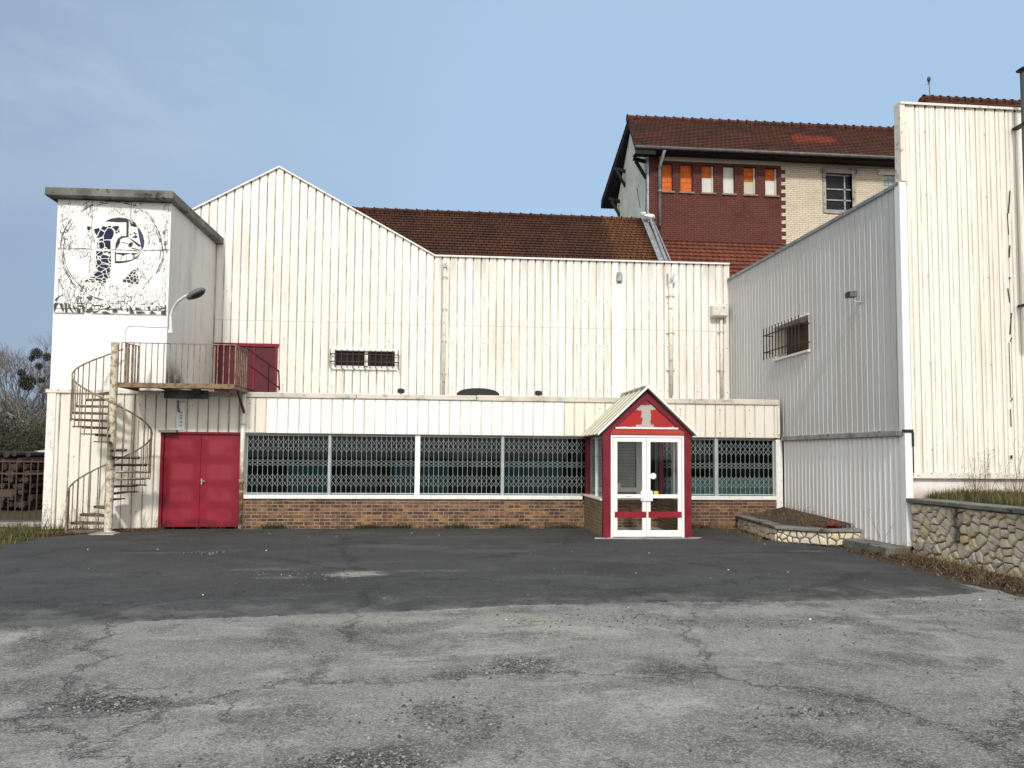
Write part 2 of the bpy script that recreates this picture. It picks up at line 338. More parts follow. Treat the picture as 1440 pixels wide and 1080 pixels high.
def shard_mat(key, c, sx, sz, wid, bg=(.82, .82, .80)):
    g = G(key, .6, .3); x, y, z = g.xyz()
    d = g.vor(g.vm('ADD', g.comb(g.ma('MULTIPLY', x, sx), g.ma('MULTIPLY', z, sz)), g.sc(g.noise(g.P, 5, 2, col=True), .8, .8, 0)), 1.).outputs['Distance']
    n = g.noise(g.P, 20, 4); cc = g.mix(g.rng(n, .4, .7), c, tuple(t*.5 for t in c))
    g.col(g.mix(g.rng(d, wid, wid+.03), bg, cc)); M[key] = g.m
shard_mat('mural_blue', (.006, .012, .05), 6.5, 5.5, .03)
shard_mat('mural_lower', (.016, .02, .045), 8, 12, .04)
shard_mat('mural_grey', (.05, .05, .055), 13, 12, .05)
shard_mat('mural_brown', (.05, .04, .04), 2, 2, -1)
shard_mat('mural_navy', (.06, .06, .12), 2, 2, -1)

# asphalt
def asphalt(key, base, lite, darkc, spots, crack=.42, rough=.9, amp=1.25, dust=None):
    g = G(key, rough, .2); P = g.P
    big = g.noise(P, .35, 6, .62); mid = g.noise(P, 1.7, 6, .68); fine = g.noise(P, 60, 4, .75)
    x, y, z = g.xyz(); lon = g.noise(g.comb(g.ma('MULTIPLY', x, .5), g.ma('MULTIPLY', y, 1.2)), 1., 7, .64, .8)
    c = g.mix(g.rng(big, .36, .64), base, lite); c = g.mix(g.ma('MULTIPLY', g.rng(lon, .5, .64), .8*amp), c, tuple(k*1.35 for k in lite))
    b2 = g.noise(g.vm('ADD', P, (31, 4, 0)), .7, 6, .64, .4); c = g.mix(g.ma('MULTIPLY', g.rng(b2, .5, .64), .7*amp), c, darkc)
    c = g.mix(g.ma('MULTIPLY', g.rng(mid, .52, .68), .6*amp), c, darkc)
    c = g.mix(g.ma('MULTIPLY', g.rng(g.noise(g.vm('ADD', P, (3, 14, 0)), 5, 5, .7), .56, .7), .45*amp), c, tuple(k*1.3 for k in lite))
    hgt = g.ma('MULTIPLY', fine, .6)
    wv = g.vm('ADD', P, g.sc(g.noise(P, 1.1, 6, .72, col=True), 1.3, 1.3, 0)); d = g.vor(wv, .28).outputs['Distance']
    wv2 = g.vm('ADD', g.vm('ADD', P, (9, 2, 0)), g.sc(g.noise(P, 2.4, 5, .72, col=True), .8, .8, 0)); d2 = g.vor(wv2, .9).outputs['Distance']
    mk = g.rng(g.noise(P, .5, 3), .38, .52); m2 = g.rng(g.noise(g.vm('ADD', P, (3, 3, 0)), .7, 4), .52, .62)
    c = g.mix(g.ma('MULTIPLY', g.ma('MULTIPLY', g.rng(d, .13, .0), g.rng(mid, .35, .6)), .7*crack), c, darkc)
    c = g.mix(g.ma('MULTIPLY', g.ma('MULTIPLY', g.rng(d, .10, .03), g.rng(d, .0, .05)), .25*crack), c, tuple(k*1.4 for k in lite))
    ck = g.ma('MAXIMUM', g.ma('MULTIPLY', g.rng(d, .009, .003), mk), g.ma('MULTIPLY', g.rng(d2, .012, .004), m2))
    ck = g.ma('MULTIPLY', ck, g.rng(g.noise(P, 9, 4, .7), .36, .5))
    c = g.mix(g.ma('MULTIPLY', ck, crack), c, (.018, .017, .016)); hgt = g.ma('SUBTRACT', hgt, g.ma('MULTIPLY', ck, 1.5))
    for (sx, sy, rx, ry, cc, am) in spots:
        w = g.vm('ADD', P, g.sc(g.vm('SUBTRACT', g.noise(P, 2.6, 6, .75, col=True), (.5, .5, .5)), 1.7*rx, 1.7*ry, 0))
        dd = g.vm('LENGTH', g.sc(g.vm('SUBTRACT', w, (sx, sy, 0)), 1/rx, 1/ry, 0))
        k = g.ma('MULTIPLY', g.rng(dd, 1., .35), g.rng(g.noise(P, 14, 4, .7), .3, .55)); c = g.mix(g.ma('MULTIPLY', k, am), c, cc)
    if dust:
        ed = g.ma('SUBTRACT', y, g.ma('ADD', g.ma('MULTIPLY', x, .085), 7.55)); dn = g.noise(P, 2.2, 7, .72)
        k = g.rng(g.ma('SUBTRACT', dn, g.ma('MULTIPLY', ed, .19)), .30, .56)
        c = g.mix(g.ma('MULTIPLY', k, .66), c, dust)
    w = g.xyz(g.vor(P, 105, 'F1').outputs['Color'])[0]
    c = g.mix(g.ma('MULTIPLY', g.rng(w, .6, 1.), .5), c, tuple(min(1, k*1.9) for k in lite))
    f2 = g.noise(P, 24, 5, .8); c = g.mix(g.ma('MULTIPLY', g.rng(f2, .54, .66), .4), c, darkc); c = g.mix(g.ma('MULTIPLY', g.rng(f2, .46, .36), .35), c, tuple(k*1.5 for k in lite))
    c = g.mix(g.ma('MULTIPLY', g.rng(w, .32, 0.), .55), c, tuple(k*.6 for k in darkc))
    g.col(c); g.bump(g.ma('ADD', hgt, g.ma('MULTIPLY', mid, 3.)), .012); M[key] = g.m
asphalt('asphalt_old', (.178, .174, .163), (.245, .240, .225), (.078, .076, .071),
        [(-2.15, 5.1, .4, .33, (.026, .026, .025), .9), (.66, 5.75, .42, .34, (.03, .03, .029), .85), (-.4, 4.0, .5, .35, (.022, .024, .018), .9),
         (1.7, 5.5, .5, .4, (.05, .05, .048), .7), (3.2, 7.2, 1.2, .5, (.06, .06, .058), .6), (.9, 7.25, 1.0, .6, (.33, .31, .24), .6), (2.9, 7.6, 1.4, .4, (.30, .285, .23), .6), (-.6, 7.4, .9, .3, (.33, .31, .26), .6), (5.3, 7.7, 1.0, .5, (.06, .06, .06), .5),
         (.4, 6.7, .9, .3, (.065, .064, .06), .6), (-1.6, 6.1, .9, .3, (.31, .30, .28), .5), (2.1, 6.3, 1.1, .35, (.31, .305, .29), .5), (-1.4, 4.3, .9, .5, (.29, .285, .27), .5), (3.6, 5.2, 1.2, .4, (.30, .295, .28), .45)])
asphalt('asphalt_new', (.046, .0455, .046), (.059, .0585, .058), (.030, .030, .031),
        [(-1.1, 10.15, .55, .34, (.36, .35, .30), 1.), (-2.4, 10.6, .6, .18, (.14, .14, .135), .7), (-2.1, 9.9, .5, .14, (.15, .15, .14), .7), (-3.75, 12.4, .45, .28, (.016, .016, .016), .9), (-.2, 10.4, .7, .12, (.14, .14, .13), .7),
         (-4.6, 12.4, .8, .12, (.12, .12, .115), .6), (.8, 12.5, 1.2, .35, (.10, .10, .10), .6), (-.8, 13.2, 1.3, .3, (.105, .105, .10), .6), (6.2, 12.3, .5, .1, (.22, .22, .21), .7), (4.2, 14.2, 1.2, .2, (.2, .18, .15), .8), (2.6, 11.4, 1.6, .3, (.085, .085, .085), .5), (-5, 10.2, 1.4, .3, (.075, .075, .075), .6), (3.5, 9.6, 2.0, .4, (.07, .07, .07), .6), (.5, 14.6, 2.2, .3, (.085, .085, .083), .6)], crack=.22, rough=.8, amp=.95, dust=(.17, .167, .155))
# vegetation, soil, stone
def leaf_mat(key, c1, c2, c3):
    g = G(key, .7, .2); t = g.tone(); c = g.mix(g.rng(t, 0., .5, sm=False), c1, c2); g.col(g.mix(g.rng(t, .5, 1., sm=False), c, c3)); M[key] = g.m
leaf_mat('grass', (.035, .055, .012), (.075, .105, .025), (.20, .17, .07))
leaf_mat('dry', (.065, .042, .025), (.13, .09, .05), (.24, .18, .10))
leaf_mat('leaf_litter', (.045, .028, .016), (.095, .06, .035), (.19, .13, .075))
leaf_mat('bush', (.022, .024, .012), (.05, .048, .024), (.09, .075, .045))
leaf_mat('brick_bits', (.15, .035, .022), (.20, .05, .03), (.11, .03, .02))
leaf_mat('gravel', (.035, .035, .034), (.12, .118, .112), (.30, .29, .275))
g = G('ground_dirt', .95, .2); n = g.noise(g.P, .8, 6, .65); c = g.mix(g.rng(n, .35, .65), (.065, .05, .034), (.06, .058, .03))
g.col(g.mix(g.rng(g.noise(g.P, 8, 5), .5, .7), c, (.12, .09, .055))); g.bump(g.noise(g.P, 12, 5), .04); M['ground_dirt'] = g.m
g = G('stone', .9, .2); t = g.tone(); n = g.noise(g.P, 9, 6, .65)
c = g.mix(g.rng(t, 0., .5, sm=False), (.58, .53, .45), (.70, .63, .49)); c = g.mix(g.rng(t, .5, 1., sm=False), c, (.66, .54, .33))
c = g.mix(g.ma('MULTIPLY', g.rng(n, .50, .74), .5), c, (.24, .22, .195)); c = g.mix(g.ma('MULTIPLY', g.rng(g.noise(g.P, 2, 4), .5, .7), .3), c, (.2, .18, .16))
c = g.mix(rect(g, g.ma('ADD', g.xyz()[1], g.ma('MULTIPLY', g.noise(g.P, 4, 4), .3)), g.xyz()[2], 10.78, 10.92, .3, 1., .10), c, (.06, .055, .05))
g.col(c); g.bump(n, .02); M['stone'] = g.m
plain('mortar', (.13, .12, .105), .95, .25, 7, bump=.01)
# architectural glass: transparent sheet with a mirror-like surface
def glass(key, tint=(.8, .86, .85), refl=1.0):
    g = G(key); T = g.node('ShaderNodeBsdfTransparent', Color=tint); S = g.node('ShaderNodeBsdfGlossy', Color=(1., 1., 1.), Roughness=.02)
    fr = g.node('ShaderNodeFresnel', IOR=1.5).outputs[0]; mx = g.node('ShaderNodeMixShader'); g.put(mx.inputs[0], g.ma('MULTIPLY', fr, refl))
    g.t.links.new(T.outputs[0], mx.inputs[1]); g.t.links.new(S.outputs[0], mx.inputs[2]); g.t.links.new(mx.outputs[0], g.N['Material Output'].inputs[0]); M[key] = g.m
glass('glass', (.62, .72, .72), .33); glass('glass_clear', (.97, .98, .975), .3); 
plain('glass_block', (.30, .33, .34), .25, .25, 9, spec=.5)
plain('pane_dark', (.016, .016, .018), .3, .2, 1.5, spec=.15)

# ------------------------------------------------------------------ cladding
def clad(mb, u0, u1, zb, zt, pitch, prof, place, knees=(), holes=()):
    pts = []; k = 0
    while u0+k*pitch < u1+pitch:
        for (a, d) in prof: pts.append((u0+k*pitch+a, d))
        k += 1
    def dep(u):
        for (a, d), (b, e) in zip(pts, pts[1:]):
            if a <= u <= b: return d if b-a < 1e-6 else d+(e-d)*(u-a)/(b-a)
        return pts[-1][1]
    ex = [u for u in list(knees)+[h[i] for h in holes for i in (0, 1)]+[u1]]
    pts = sorted([p for p in pts if u0 <= p[0] <= u1]+[(u, dep(u)) for u in ex], key=lambda p: p[0])
    for (a, d), (b, e) in zip(pts, pts[1:]):
        if b-a < 1e-7: continue
        um = (a+b)/2; spans = [(zb(a), zt(a), zb(b), zt(b))]
        for h in holes:
            if h[0] < um < h[1]: spans = [(zb(a), h[2], zb(b), h[2]), (h[3], zt(a), h[3], zt(b))]
        for (p, q, r_, s_) in spans:
            mb.poly(place(a, d, p), place(b, e, r_), place(b, e, s_), place(a, d, q))
def GR(p, w=.016, dp=.022): return [(0, 0), (.003, -dp), (w, -dp), (w+.003, 0), (p-.03, .0), (p-.02, .012), (p-.006, .012), (p-.001, 0)]
def front(Y): return lambda u, d, z: (u, Y-d, z)
def left(X): return lambda u, d, z: (X-d, u, z)
K = lambda v: (lambda u: v)

# ------------------------------------------------------------------ ground
def sheet(name, pts, z, mat):
    b = MB(); b.poly(*[(p[0], p[1], z) for p in pts]); o = b.build(name, M[mat]); o['kind'] = 'structure'; return o
sheet('ground', [(-400, -300), (400, -300), (400, 700), (-400, 700)], -.03, 'ground_dirt')
def jag(pts, step=.12, amp=.03, seed=1):
    r = random.Random(seed); out = []
    for a, b in zip(pts, pts[1:]):
        a, b = Vector(a[:2]), Vector(b[:2]); n = max(1, int((b-a).length/step))
        for i in range(n): p = a+(b-a)*i/n; out.append((p.x+r.uniform(-amp, amp), p.y+r.uniform(-amp, amp)))
    out.append(tuple(pts[-1][:2])); return out
le = jag([(-9.5, 5), (-8.0, 11.0), (-7.4, 13.0), (-7.3, 14.4), (-7.05, 15.1), (-6.6, 15.75), (-5.95, 16.15), (-4.3, 16.25), (3.0, 16.3), (6.2, 16.3)], .15, .035, 3)
re_ = jag([(6.2, 16.3), (6.1, 14.0), (6.9, 12.7), (6.75, 11.0), (6.6, 9.6), (6.75, 8.5), (6.7, 6.5), (7.2, 4.0)], .15, .05, 4)
sheet('old_asphalt', [(-14, -25), (-14, 4)]+le+re_[1:]+[(8, 3), (14, 2), (14, -25)], -.002, 'asphalt_old')
edge = jag([oZ(*p)[:2] for p in ((-220, 905), (0, 886), (200, 873), (450, 863), (620, 857), (720, 851), (850, 849), (950, 845), (1050, 846), (1200, 843), (1320, 838), (1385, 832))], .07, .035, 5)
b = MB(); top = [Vector((p[0], p[1], .010)) for p in edge+[(6.6, 9.6)]+[q for q in re_[::-1] if q[1] > 9.65][0:]+[q for q in le[::-1] if q[1] > 8.5]]
b.poly(*top); n = len(edge); b.add([*top[:n]]+[(p.x, p.y-.02, -.004) for p in top[:n]], [(i, i+1, n+i+1, n+i) for i in range(n-1)])
o = b.build('new_asphalt', M['asphalt_new']); o['kind'] = 'structure'
sheet('porch_apron', jag([(2.95, 14.42), (2.9, 14.15), (3.6, 14.12), (4.9, 14.16), (5.1, 14.4), (4.9, 14.42), (2.95, 14.42)], .12, .02, 8), .016, 'old_concrete')

# ------------------------------------------------------------------ hall with gable
YB = 19.6
hall = thing('factory_hall', 'long hall with white ribbed metal front rising to a pointed gable behind the shop', 'hall', (0, YB, 0))
GX = (-8.45, -4.38, -.30, 7.72); GZ = (6.75, 9.05, 6.83, 6.86)
def hz(u):
    for i in range(3):
        if u <= GX[i+1]: return GZ[i]+(GZ[i+1]-GZ[i])*(u-GX[i])/(GX[i+1]-GX[i])
    return GZ[3]
p0, p1 = oY(471, 493, YB), oY(555, 518, YB); WX0, WX1, WZ0, WZ1 = p0.x, p1.x, p1.z, p0.z
d0, d1 = oY(304, 482, YB), oY(391, 486, YB); DX0, DX1, DZ1 = d0.x, d1.x, d0.z-.02
b = MB(); clad(b, -8.4, 7.70, K(2.3), hz, .207, GR(.207), front(YB), GX, [(WX0, WX1, WZ0, WZ1), (DX0, DX1, 2.3, DZ1)])
b.build('front_cladding', M['clad_hall'], hall)
b = MB()
for i in range(3):
    a, c = Vector((GX[i], YB-.05, GZ[i]+.03)), Vector((GX[i+1], YB-.05, GZ[i+1]+.03))
    up = Vector((0, 0, .032)); bk = Vector((0, .2, 0)); b.hexa([a-up, a+up*.3, a+up*.3+bk, a-up+bk], [c-up, c+up*.3, c+up*.3+bk, c-up+bk])
b.build('parapet_flashing', M['white_metal'], hall)
b = MB(); k = 0
while -8.39+k*.207 < 7.6:
    u = -8.395+k*.207; k += 1; z_ = min(hz(u), hz(u+.03))-.006; b.box(u-.012, u+.02, YB-.035, YB-.014, z_-.045, z_-.004)
b.build('rib_ends', M['dark'], hall)
b = MB(); b.hexa([(-8.4, YB+.1, 6.7), (-4.38, YB+.1, 8.98), (-.35, YB+.1, 6.76)], [(-8.4, 36, 6.7), (-4.38, 36, 8.98), (-.35, 36, 6.76)]); b.build('gable_roof', M['zinc'], hall)
b = MB(); b.box(-.34, 7.6, YB+.1, 22.3, 6.2, 6.4); b.box(-8.38, -8.3, YB+.05, 36, 0, 6.72); b.build('rear_shell', M['zinc'], hall)
b = MB(); b.box(DX0, DX1, YB-.01, YB+.02, 2.3, DZ1); dr = b.build('upper_door', M['crimson_dark'], hall); dr['label'] = 'dark red upper door behind the landing rail'
b = MB(); cx = DX0+.62*(DX1-DX0)
for (a, c) in ((DX0, DX0+.06), (DX1-.06, DX1), (cx-.02, cx+.02)): b.box(a, c, YB-.035, YB-.012, 2.3, DZ1-.06)
b.box(DX0-.03, DX1+.03, YB-.05, YB-.012, DZ1-.06, DZ1+.02); b.build('door_frame', M['crimson_edge'], dr)
# barred window
wn = MB()
for (a, c, e, f_) in ((WX0-.07, WX0, WZ0-.06, WZ1+.06), (WX1, WX1+.07, WZ0-.06, WZ1+.06), (WX0, WX1, WZ1, WZ1+.06), (WX0, WX1, WZ0-.06, WZ0)): wn.box(a, c, YB-.05, YB+.09, e, f_)
wo = wn.build('window', M['white_metal'], hall, bevel=.006)
mb = MB(); xm = WX0+.52*(WX1-WX0); mb.box(xm-.04, xm+.04, YB+.04, YB+.10, WZ0+.02, WZ1-.0); mb.box(WX0, WX1, YB+.04, YB+.09, WZ0, WZ0+.05); mb.build('sash', M['inner_frame'], wo)
mb = bx(WX0, WX1, YB+.11, YB+.13, WZ0, WZ1); mb.build('pane', M['pane_dark'], wo)
mb = MB(); yg = YB-.13
for z_ in (WZ0+.14, WZ1-.10): mb.beam((WX0-.1, yg, z_), (WX1+.1, yg, z_), .022); [mb.beam((xx_, yg, z_), (xx_, YB, z_), .02) for xx_ in (WX0-.1, WX1+.1)]
for i in range(13):
    xx_ = WX0-.1+(WX1-WX0+.2)*i/12; zo = 0 if i in (0, 12) else .0
    mb.beam((xx_, yg-.012, WZ0-.02-zo), (xx_, yg-.012, WZ1+.02), .018)
    if i % 2 == 0: mb.beam((xx_, yg, WZ0-.02), (xx_+.05, yg+.05, WZ0-.06), .014)
mb.build('window_bars', M['purple_bars'], wo)
def pipe(px, y0, y1, r, mat, par, name='drainpipe', Yp=None, clips=3):
    a, c = oY(px, y0, YB), oY(px, y1, YB); y = YB-.02-r
    b = MB(); b.tube([(a.x, y, a.z), (a.x, y, c.z)], r, 10); o = b.build(name, M[mat], par, smooth=True)
    for i in range(clips):
        k = MB(); z_ = a.z+(c.z-a.z)*(i+.35)/clips; k.tube([(a.x, y, z_), (a.x, y, z_+.05)], r*1.25, 10); k.box(a.x-r*2.2, a.x+r*2.2, YB-.03, YB-.012, z_+.01, z_+.04); k.build('pipe_clip', M['concrete_coping'], o)
    return a
a = pipe(626, 376, 556, .035, 'cream_metal', hall, clips=4)
b = MB(); b.box(a.x-.05, a.x+.05, YB-.12, YB-.01, a.z-.02, a.z+.09); b.tube([(a.x-.07, YB-.08, a.z-.05), (a.x-.07, YB-.06, 2.9)], .012, 6); b.build('pipe_head', M['grey_metal'], hall)
a = pipe(942, 400, 556, .055, 'cream_metal', hall, clips=3)
b = MB(); b.box(a.x-.09, a.x-.07, YB-.14, YB-.012, a.z, a.z+.28); b.box(a.x+.01, a.x+.12, YB-.12, YB-.012, a.z, a.z+.05); b.tube([(a.x-.03, YB-.1, a.z+.1), (a.x+.04, YB-.13, a.z+.16), (a.x+.1, YB-.08, a.z+.22), (a.x+.09, YB-.06, a.z+.3)], .014, 6); b.ball((a.x+.03, YB-.11, a.z+.1), .045, 8, 5)
b.build('broken_bracket', M['grey_metal'], hall)
a = oY(870, 386, YB); b = MB(); b.box(a.x-.07, a.x+.08, YB-.13, YB-.012, a.z-.21, a.z-.03); b.box(a.x-.06, a.x+.06, YB-.09, YB-.012, a.z-.03, a.z+.05); b.build('vent_cap', M['zinc'], hall, bevel=.01)
b = MB(); b.box(a.x-.075, a.x+.085, YB-.035, YB-.013, 2.4, a.z-.24); b.build('cable_cover', M['white_frame'], hall)
a, c = oY(998, 430, YB), oY(1020, 448, YB); b = MB()
b.hexa([(a.x, YB-.24, c.z+.03), (c.x, YB-.24, c.z+.03), (c.x, YB-.012, c.z), (a.x, YB-.012, c.z)], [(a.x, YB-.26, a.z-.04), (c.x, YB-.26, a.z-.04), (c.x, YB-.012, a.z), (a.x, YB-.012, a.z)])
jb = b.build('rain_hopper', M['rust_trim'], hall, bevel=.015)
pipe(1013, 450, 558, .045, 'cream_metal', hall, clips=2)

# ------------------------------------------------------------------ low shop building
YA = 16.4
shop = thing('shop_building', 'low flat-roofed shop front with ribbed fascia above a long barred window', 'building', (1.6, YA, 0))
RX0, RX1 = -5.90, -4.33
b = MB(); clad(b, -8.24, -4.34, K(.0), K(2.86), .215, GR(.215), front(YA), (), [(RX0, RX1, .0, 2.03)]); b.build('left_cladding', M['clad_low'], shop)
b = MB(); b.box(-8.27, -8.10, YA-.03, YA+.12, -.02, 2.86); b.box(-8.27, -8.2, YA+.12, 19.7, -.02, 2.86); b.build('corner_trim', M['white_metal'], shop)
b = MB(); b.box(-8.30, -5.98, YA-.045, YA-.016, 2.83, 2.90); b.build('ledge_flashing', M['rust_trim'], shop)
FW0, FW1 = -4.26+.23*2, -4.26+.23*30
for x0, x1 in ((-4.26, FW0), (FW1, 7.54), (-5.9+.03, -4.34)):
    if x1 > -4.3: b = MB(); clad(b, x0, x1, K(2.04), K(2.78), .23, GR(.23), front(YA-.03)); b.build('cream_fascia', M['clad_fascia'], shop)
b = MB(); clad(b, FW0, FW1, K(2.035), K(2.78), .23, GR(.23), front(YA-.032)); b.build('white_fascia', M['clad_fascia_white'], shop)
b = MB(); b.box(-4.22, 7.50, YA+.0, YA+.14, 2.022, 2.05); b.box(7.545, 7.60, YA-.045, YA+.05, 2.03, 2.80); b.build('fascia_soffit', M['cream_metal'], shop)
b = MB(); zc = lambda x: 2.79
xs = [-4.36, -1.9, .7, 3.2, 5.5, 7.6]
for i, (x0, x1) in enumerate(zip(xs, xs[1:])): b.box(x0, x1-.006, YA-.065, YA+.16, 2.785+rnd.uniform(-.004, .004), 2.905+rnd.uniform(-.006, .006))
b.box(-5.86, -4.37, YA-.06, YA+.14, 2.79, 2.90); b.build('coping', M['concrete_coping'], shop, bevel=.012)
b = MB(); b.box(-5.9, 7.64, YA+.16, YB-.03, 2.58, 2.70); b.build('flat_roof', M['old_concrete'], shop)
b = MB(); b.box(-5.9, -5.0, YA-.10, YA-.062, 2.74, 2.92); b.build('stained_lintel', M['dark_concrete'], shop); b = MB(); b.box(-5.98, -5.62, YA-.13, YA-.02, 2.02, 2.075)
b.tube([(-5.62, YA-.06, 2.7), (-5.62, YA-.05, 2.55), (-5.6, YA-.04, 2.45)], .02, 6); b.build('bent_door_flashing', M['dark_concrete'], shop)
b = MB()
for (z_, h_) in ((2.42, .05), (2.36, .04), (2.30, .05), (2.22, .05), (2.16, .03)): b.box(-5.585-rnd.uniform(0, .01), -5.54, YA-.016, YA-.0135, z_, z_+h_)
b.box(-5.66, -5.48, YA-.013, YA-.0125, 2.07, 2.68); o = b.build('faded_lettering', M['grey_metal'], shop)
b = MB(); b.box(-5.66, -5.48, YA-.0134, YA-.0128, 2.08, 2.66); b.build('notice_strip', M['white_frame'], shop)
# red double door
ld = MB(); ld.box(RX0-.06, RX0, YA-.02, YA+.1, 0, 2.05); ld.box(RX1, RX1+.0, YA-.02, YA+.1, 0, 2.05); ld.box(RX0-.06, RX1, YA-.025, YA+.1, 2.0, 2.04)
do = ld.build('double_door', M['crimson_edge'], shop); do['label'] = 'faded crimson double door in the left front'
xm = RX0+.48*(RX1-RX0)
for (x0, x1) in ((RX0+.004, xm-.004), (xm+.004, RX1-.004)):
    b = MB(); b.box(x0, x1, YA+.03, YA+.07, .035, 1.995)
    b.build('door_leaf', M['crimson_panels'], do)
b = MB(); b.box(xm+.03, xm+.055, YA-.01, YA+.018, .93, 1.05); b.tube([(xm+.04, YA+.02, 1.0), (xm+.04, YA-.03, 1.0), (xm+.11, YA-.03, 1.0)], .009, 6); b.build('door_handle', M['grey_metal'], do)
b = MB(); b.tube([(-4.27, YA-.06, -.01), (-4.27, YA-.06, 2.86)], .045, 12); b.tube([(-4.27, YA-.06, .95), (-4.27, YA-.06, 1.05)], .056, 12); b.tube([(-4.27, YA-.06, 2.2), (-4.27, YA-.06, 2.27)], .056, 12); b.build('downpipe', M['rust_pipe'], shop, smooth=True)
b = MB(); b.box(-4.32, -4.225, YA-.012, YA+.12, 0, 2.03); b.build('rusty_jamb', M['rust_trim'], shop)
# brick base, sill, windows
b = MB(); b.box(-4.222, 7.50, YA-.02, YA+.22, -.02, .625); b.build('brick_base', M['brick_base'], shop)
b = MB(); b.box(-4.222, 3.06, YA-.06, YA+.24, .63, .715); b.box(4.92, 7.50, YA-.06, YA+.24, .63, .715); b.build('window_sill', M['white_metal'], shop, bevel=.008)
b = MB(); b.box(7.51, 7.66, YA-.03, YA+.1, .0, 2.0); b.build('right_jamb', M['white_metal'], shop)
xpx = lambda px: oY(px, 650, YA).x
bays = [(-4.222, xpx(463)), (xpx(463), xpx(587)), (xpx(587), xpx(707)), (xpx(707), 3.20), (4.75, xpx(1008)), (xpx(1008), 7.51)]
def scissor(mb, x0, x1, z0, z1, y, s=.107, w=.0065):
    n = max(2, round((x1-x0)/s)); s = (x1-x0)/n; hh = z1-z0
    rows = [(.82, .934), (.713, .82), (.525, .582), (.467, .525), (.23, .336), (.123, .23)]
    for i in range(n+1):
        x = x0+i*s; mb.beam((x, y, z0), (x, y, z1), w, w*.6)
    for (a, c) in rows:
        za, zb_ = z0+a*hh, z0+c*hh
        for i in range(n):
            x = x0+i*s
            mb.beam((x, y-.009, za), (x+s/2, y-.009, (za+zb_)/2), .0105, .004); mb.beam((x+s/2, y-.009, (za+zb_)/2), (x+s, y-.009, za), .0105, .004)
            mb.beam((x, y-.009, zb_), (x+s/2, y-.009, (za+zb_)/2), .0105, .004); mb.beam((x+s/2, y-.009, (za+zb_)/2), (x+s, y-.009, zb_), .0105, .004)
    for z_ in (z0+.012, z1-.012): mb.beam((x0, y, z_), (x1, y, z_), .02)
wins = []
for i, (x0, x1) in enumerate(bays):
    b = MB(); b.box(x0, x0+.02, YA+.10, YA+.15, .72, 2.02); b.box(x1-.02, x1, YA+.10, YA+.15, .72, 2.02); b.box(x0+.02, x1-.02, YA+.10, YA+.15, .72, .75); b.box(x0+.02, x1-.02, YA+.10, YA+.15, 1.985, 2.02)
    w = b.build('window', M['grey_metal'], shop); wins.append(w)
    b = bx(x0+.02, x1-.02, YA+.125, YA+.131, .75, 1.985); b.build('pane', M['glass'], w)
    b = MB(); scissor(b, x0+.035, x1-.035, .735, 2.0, YA+.07); b.build('scissor_grille', M['grille'], w)
for px, w_, mt in ((463, .055, 'grille'), (587, .11, 'white_frame'), (707, .06, 'grille'), (1008, .08, 'grille')):
    x = xpx(px); b = bx(x-w_/2, x+w_/2, YA+.02, YA+.16, .716, 2.03); b.build('window_post', M[mt], shop)
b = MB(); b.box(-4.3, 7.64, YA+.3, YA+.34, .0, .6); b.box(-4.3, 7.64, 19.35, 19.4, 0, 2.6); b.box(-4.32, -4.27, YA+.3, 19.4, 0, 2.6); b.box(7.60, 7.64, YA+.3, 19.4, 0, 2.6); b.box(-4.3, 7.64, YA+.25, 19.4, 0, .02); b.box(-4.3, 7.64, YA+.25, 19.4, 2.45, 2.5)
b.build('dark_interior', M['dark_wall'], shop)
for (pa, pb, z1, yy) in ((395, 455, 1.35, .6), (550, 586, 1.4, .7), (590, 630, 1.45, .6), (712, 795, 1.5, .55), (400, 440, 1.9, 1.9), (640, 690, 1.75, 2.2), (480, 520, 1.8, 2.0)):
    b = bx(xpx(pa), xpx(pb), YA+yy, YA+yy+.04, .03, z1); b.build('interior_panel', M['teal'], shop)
b = bx(4.95, 7.5, YA+.16, YA+.165, .74, 1.12); b.build('frosted_film', M['film'], shop)

# ------------------------------------------------------------------ tower with painted panel
TX0, TX1 = -8.24, -5.92
tower = thing('stair_tower', 'square white tower with concrete roof slab and flaking round emblem on its front', 'tower', (-7.1, YA, 2.9))
b = bx(TX0, TX1, YA+.04, 19.55, 2.905, 6.96); b.build('tower_walls', M['tower_side'], tower)
b = MB(); b.box(TX0-.002, TX1+.002, YA+.006, YA+.036, 2.905, PZ0-.006); b.box(TX0-.002, TX1+.002, YA+.006, YA+.036, PZ0+.0, 6.955); b.build('front_render', M['tower_front'], tower)
b = MB(); sl = [(-8.42, YA-.20), (-5.80, YA-.26), (-5.74, 19.62), (-8.42, 19.62)]
b.hexa([(x_, y_, 6.965) for x_, y_ in sl], [(x_, y_, 7.15) for x_, y_ in sl]); b.build('roof_slab', M['dark_concrete'], tower, bevel=.02)
b = bx(PX0, PX1, YA-.012, YA+.004, PZ0, PZ1); pan = b.build('emblem_panel', M['mural_paint'], tower)
def W9(zx, zy): p = oY(110+zx/9.818, 295+zy/9.818, YA-.014); return (p.x, p.y, p.z)
def W6(zx, zy): p = oY(60+zx/6., 270+zy/6., YA-.014); return (p.x, p.y, p.z)
def flat(mb, pts, y=-.0155, d=.006):
    q = [(p[0], YA+y, p[2]) for p in pts]; mb.hexa([(p[0], p[1]+d*.6, p[2]) for p in q], q)
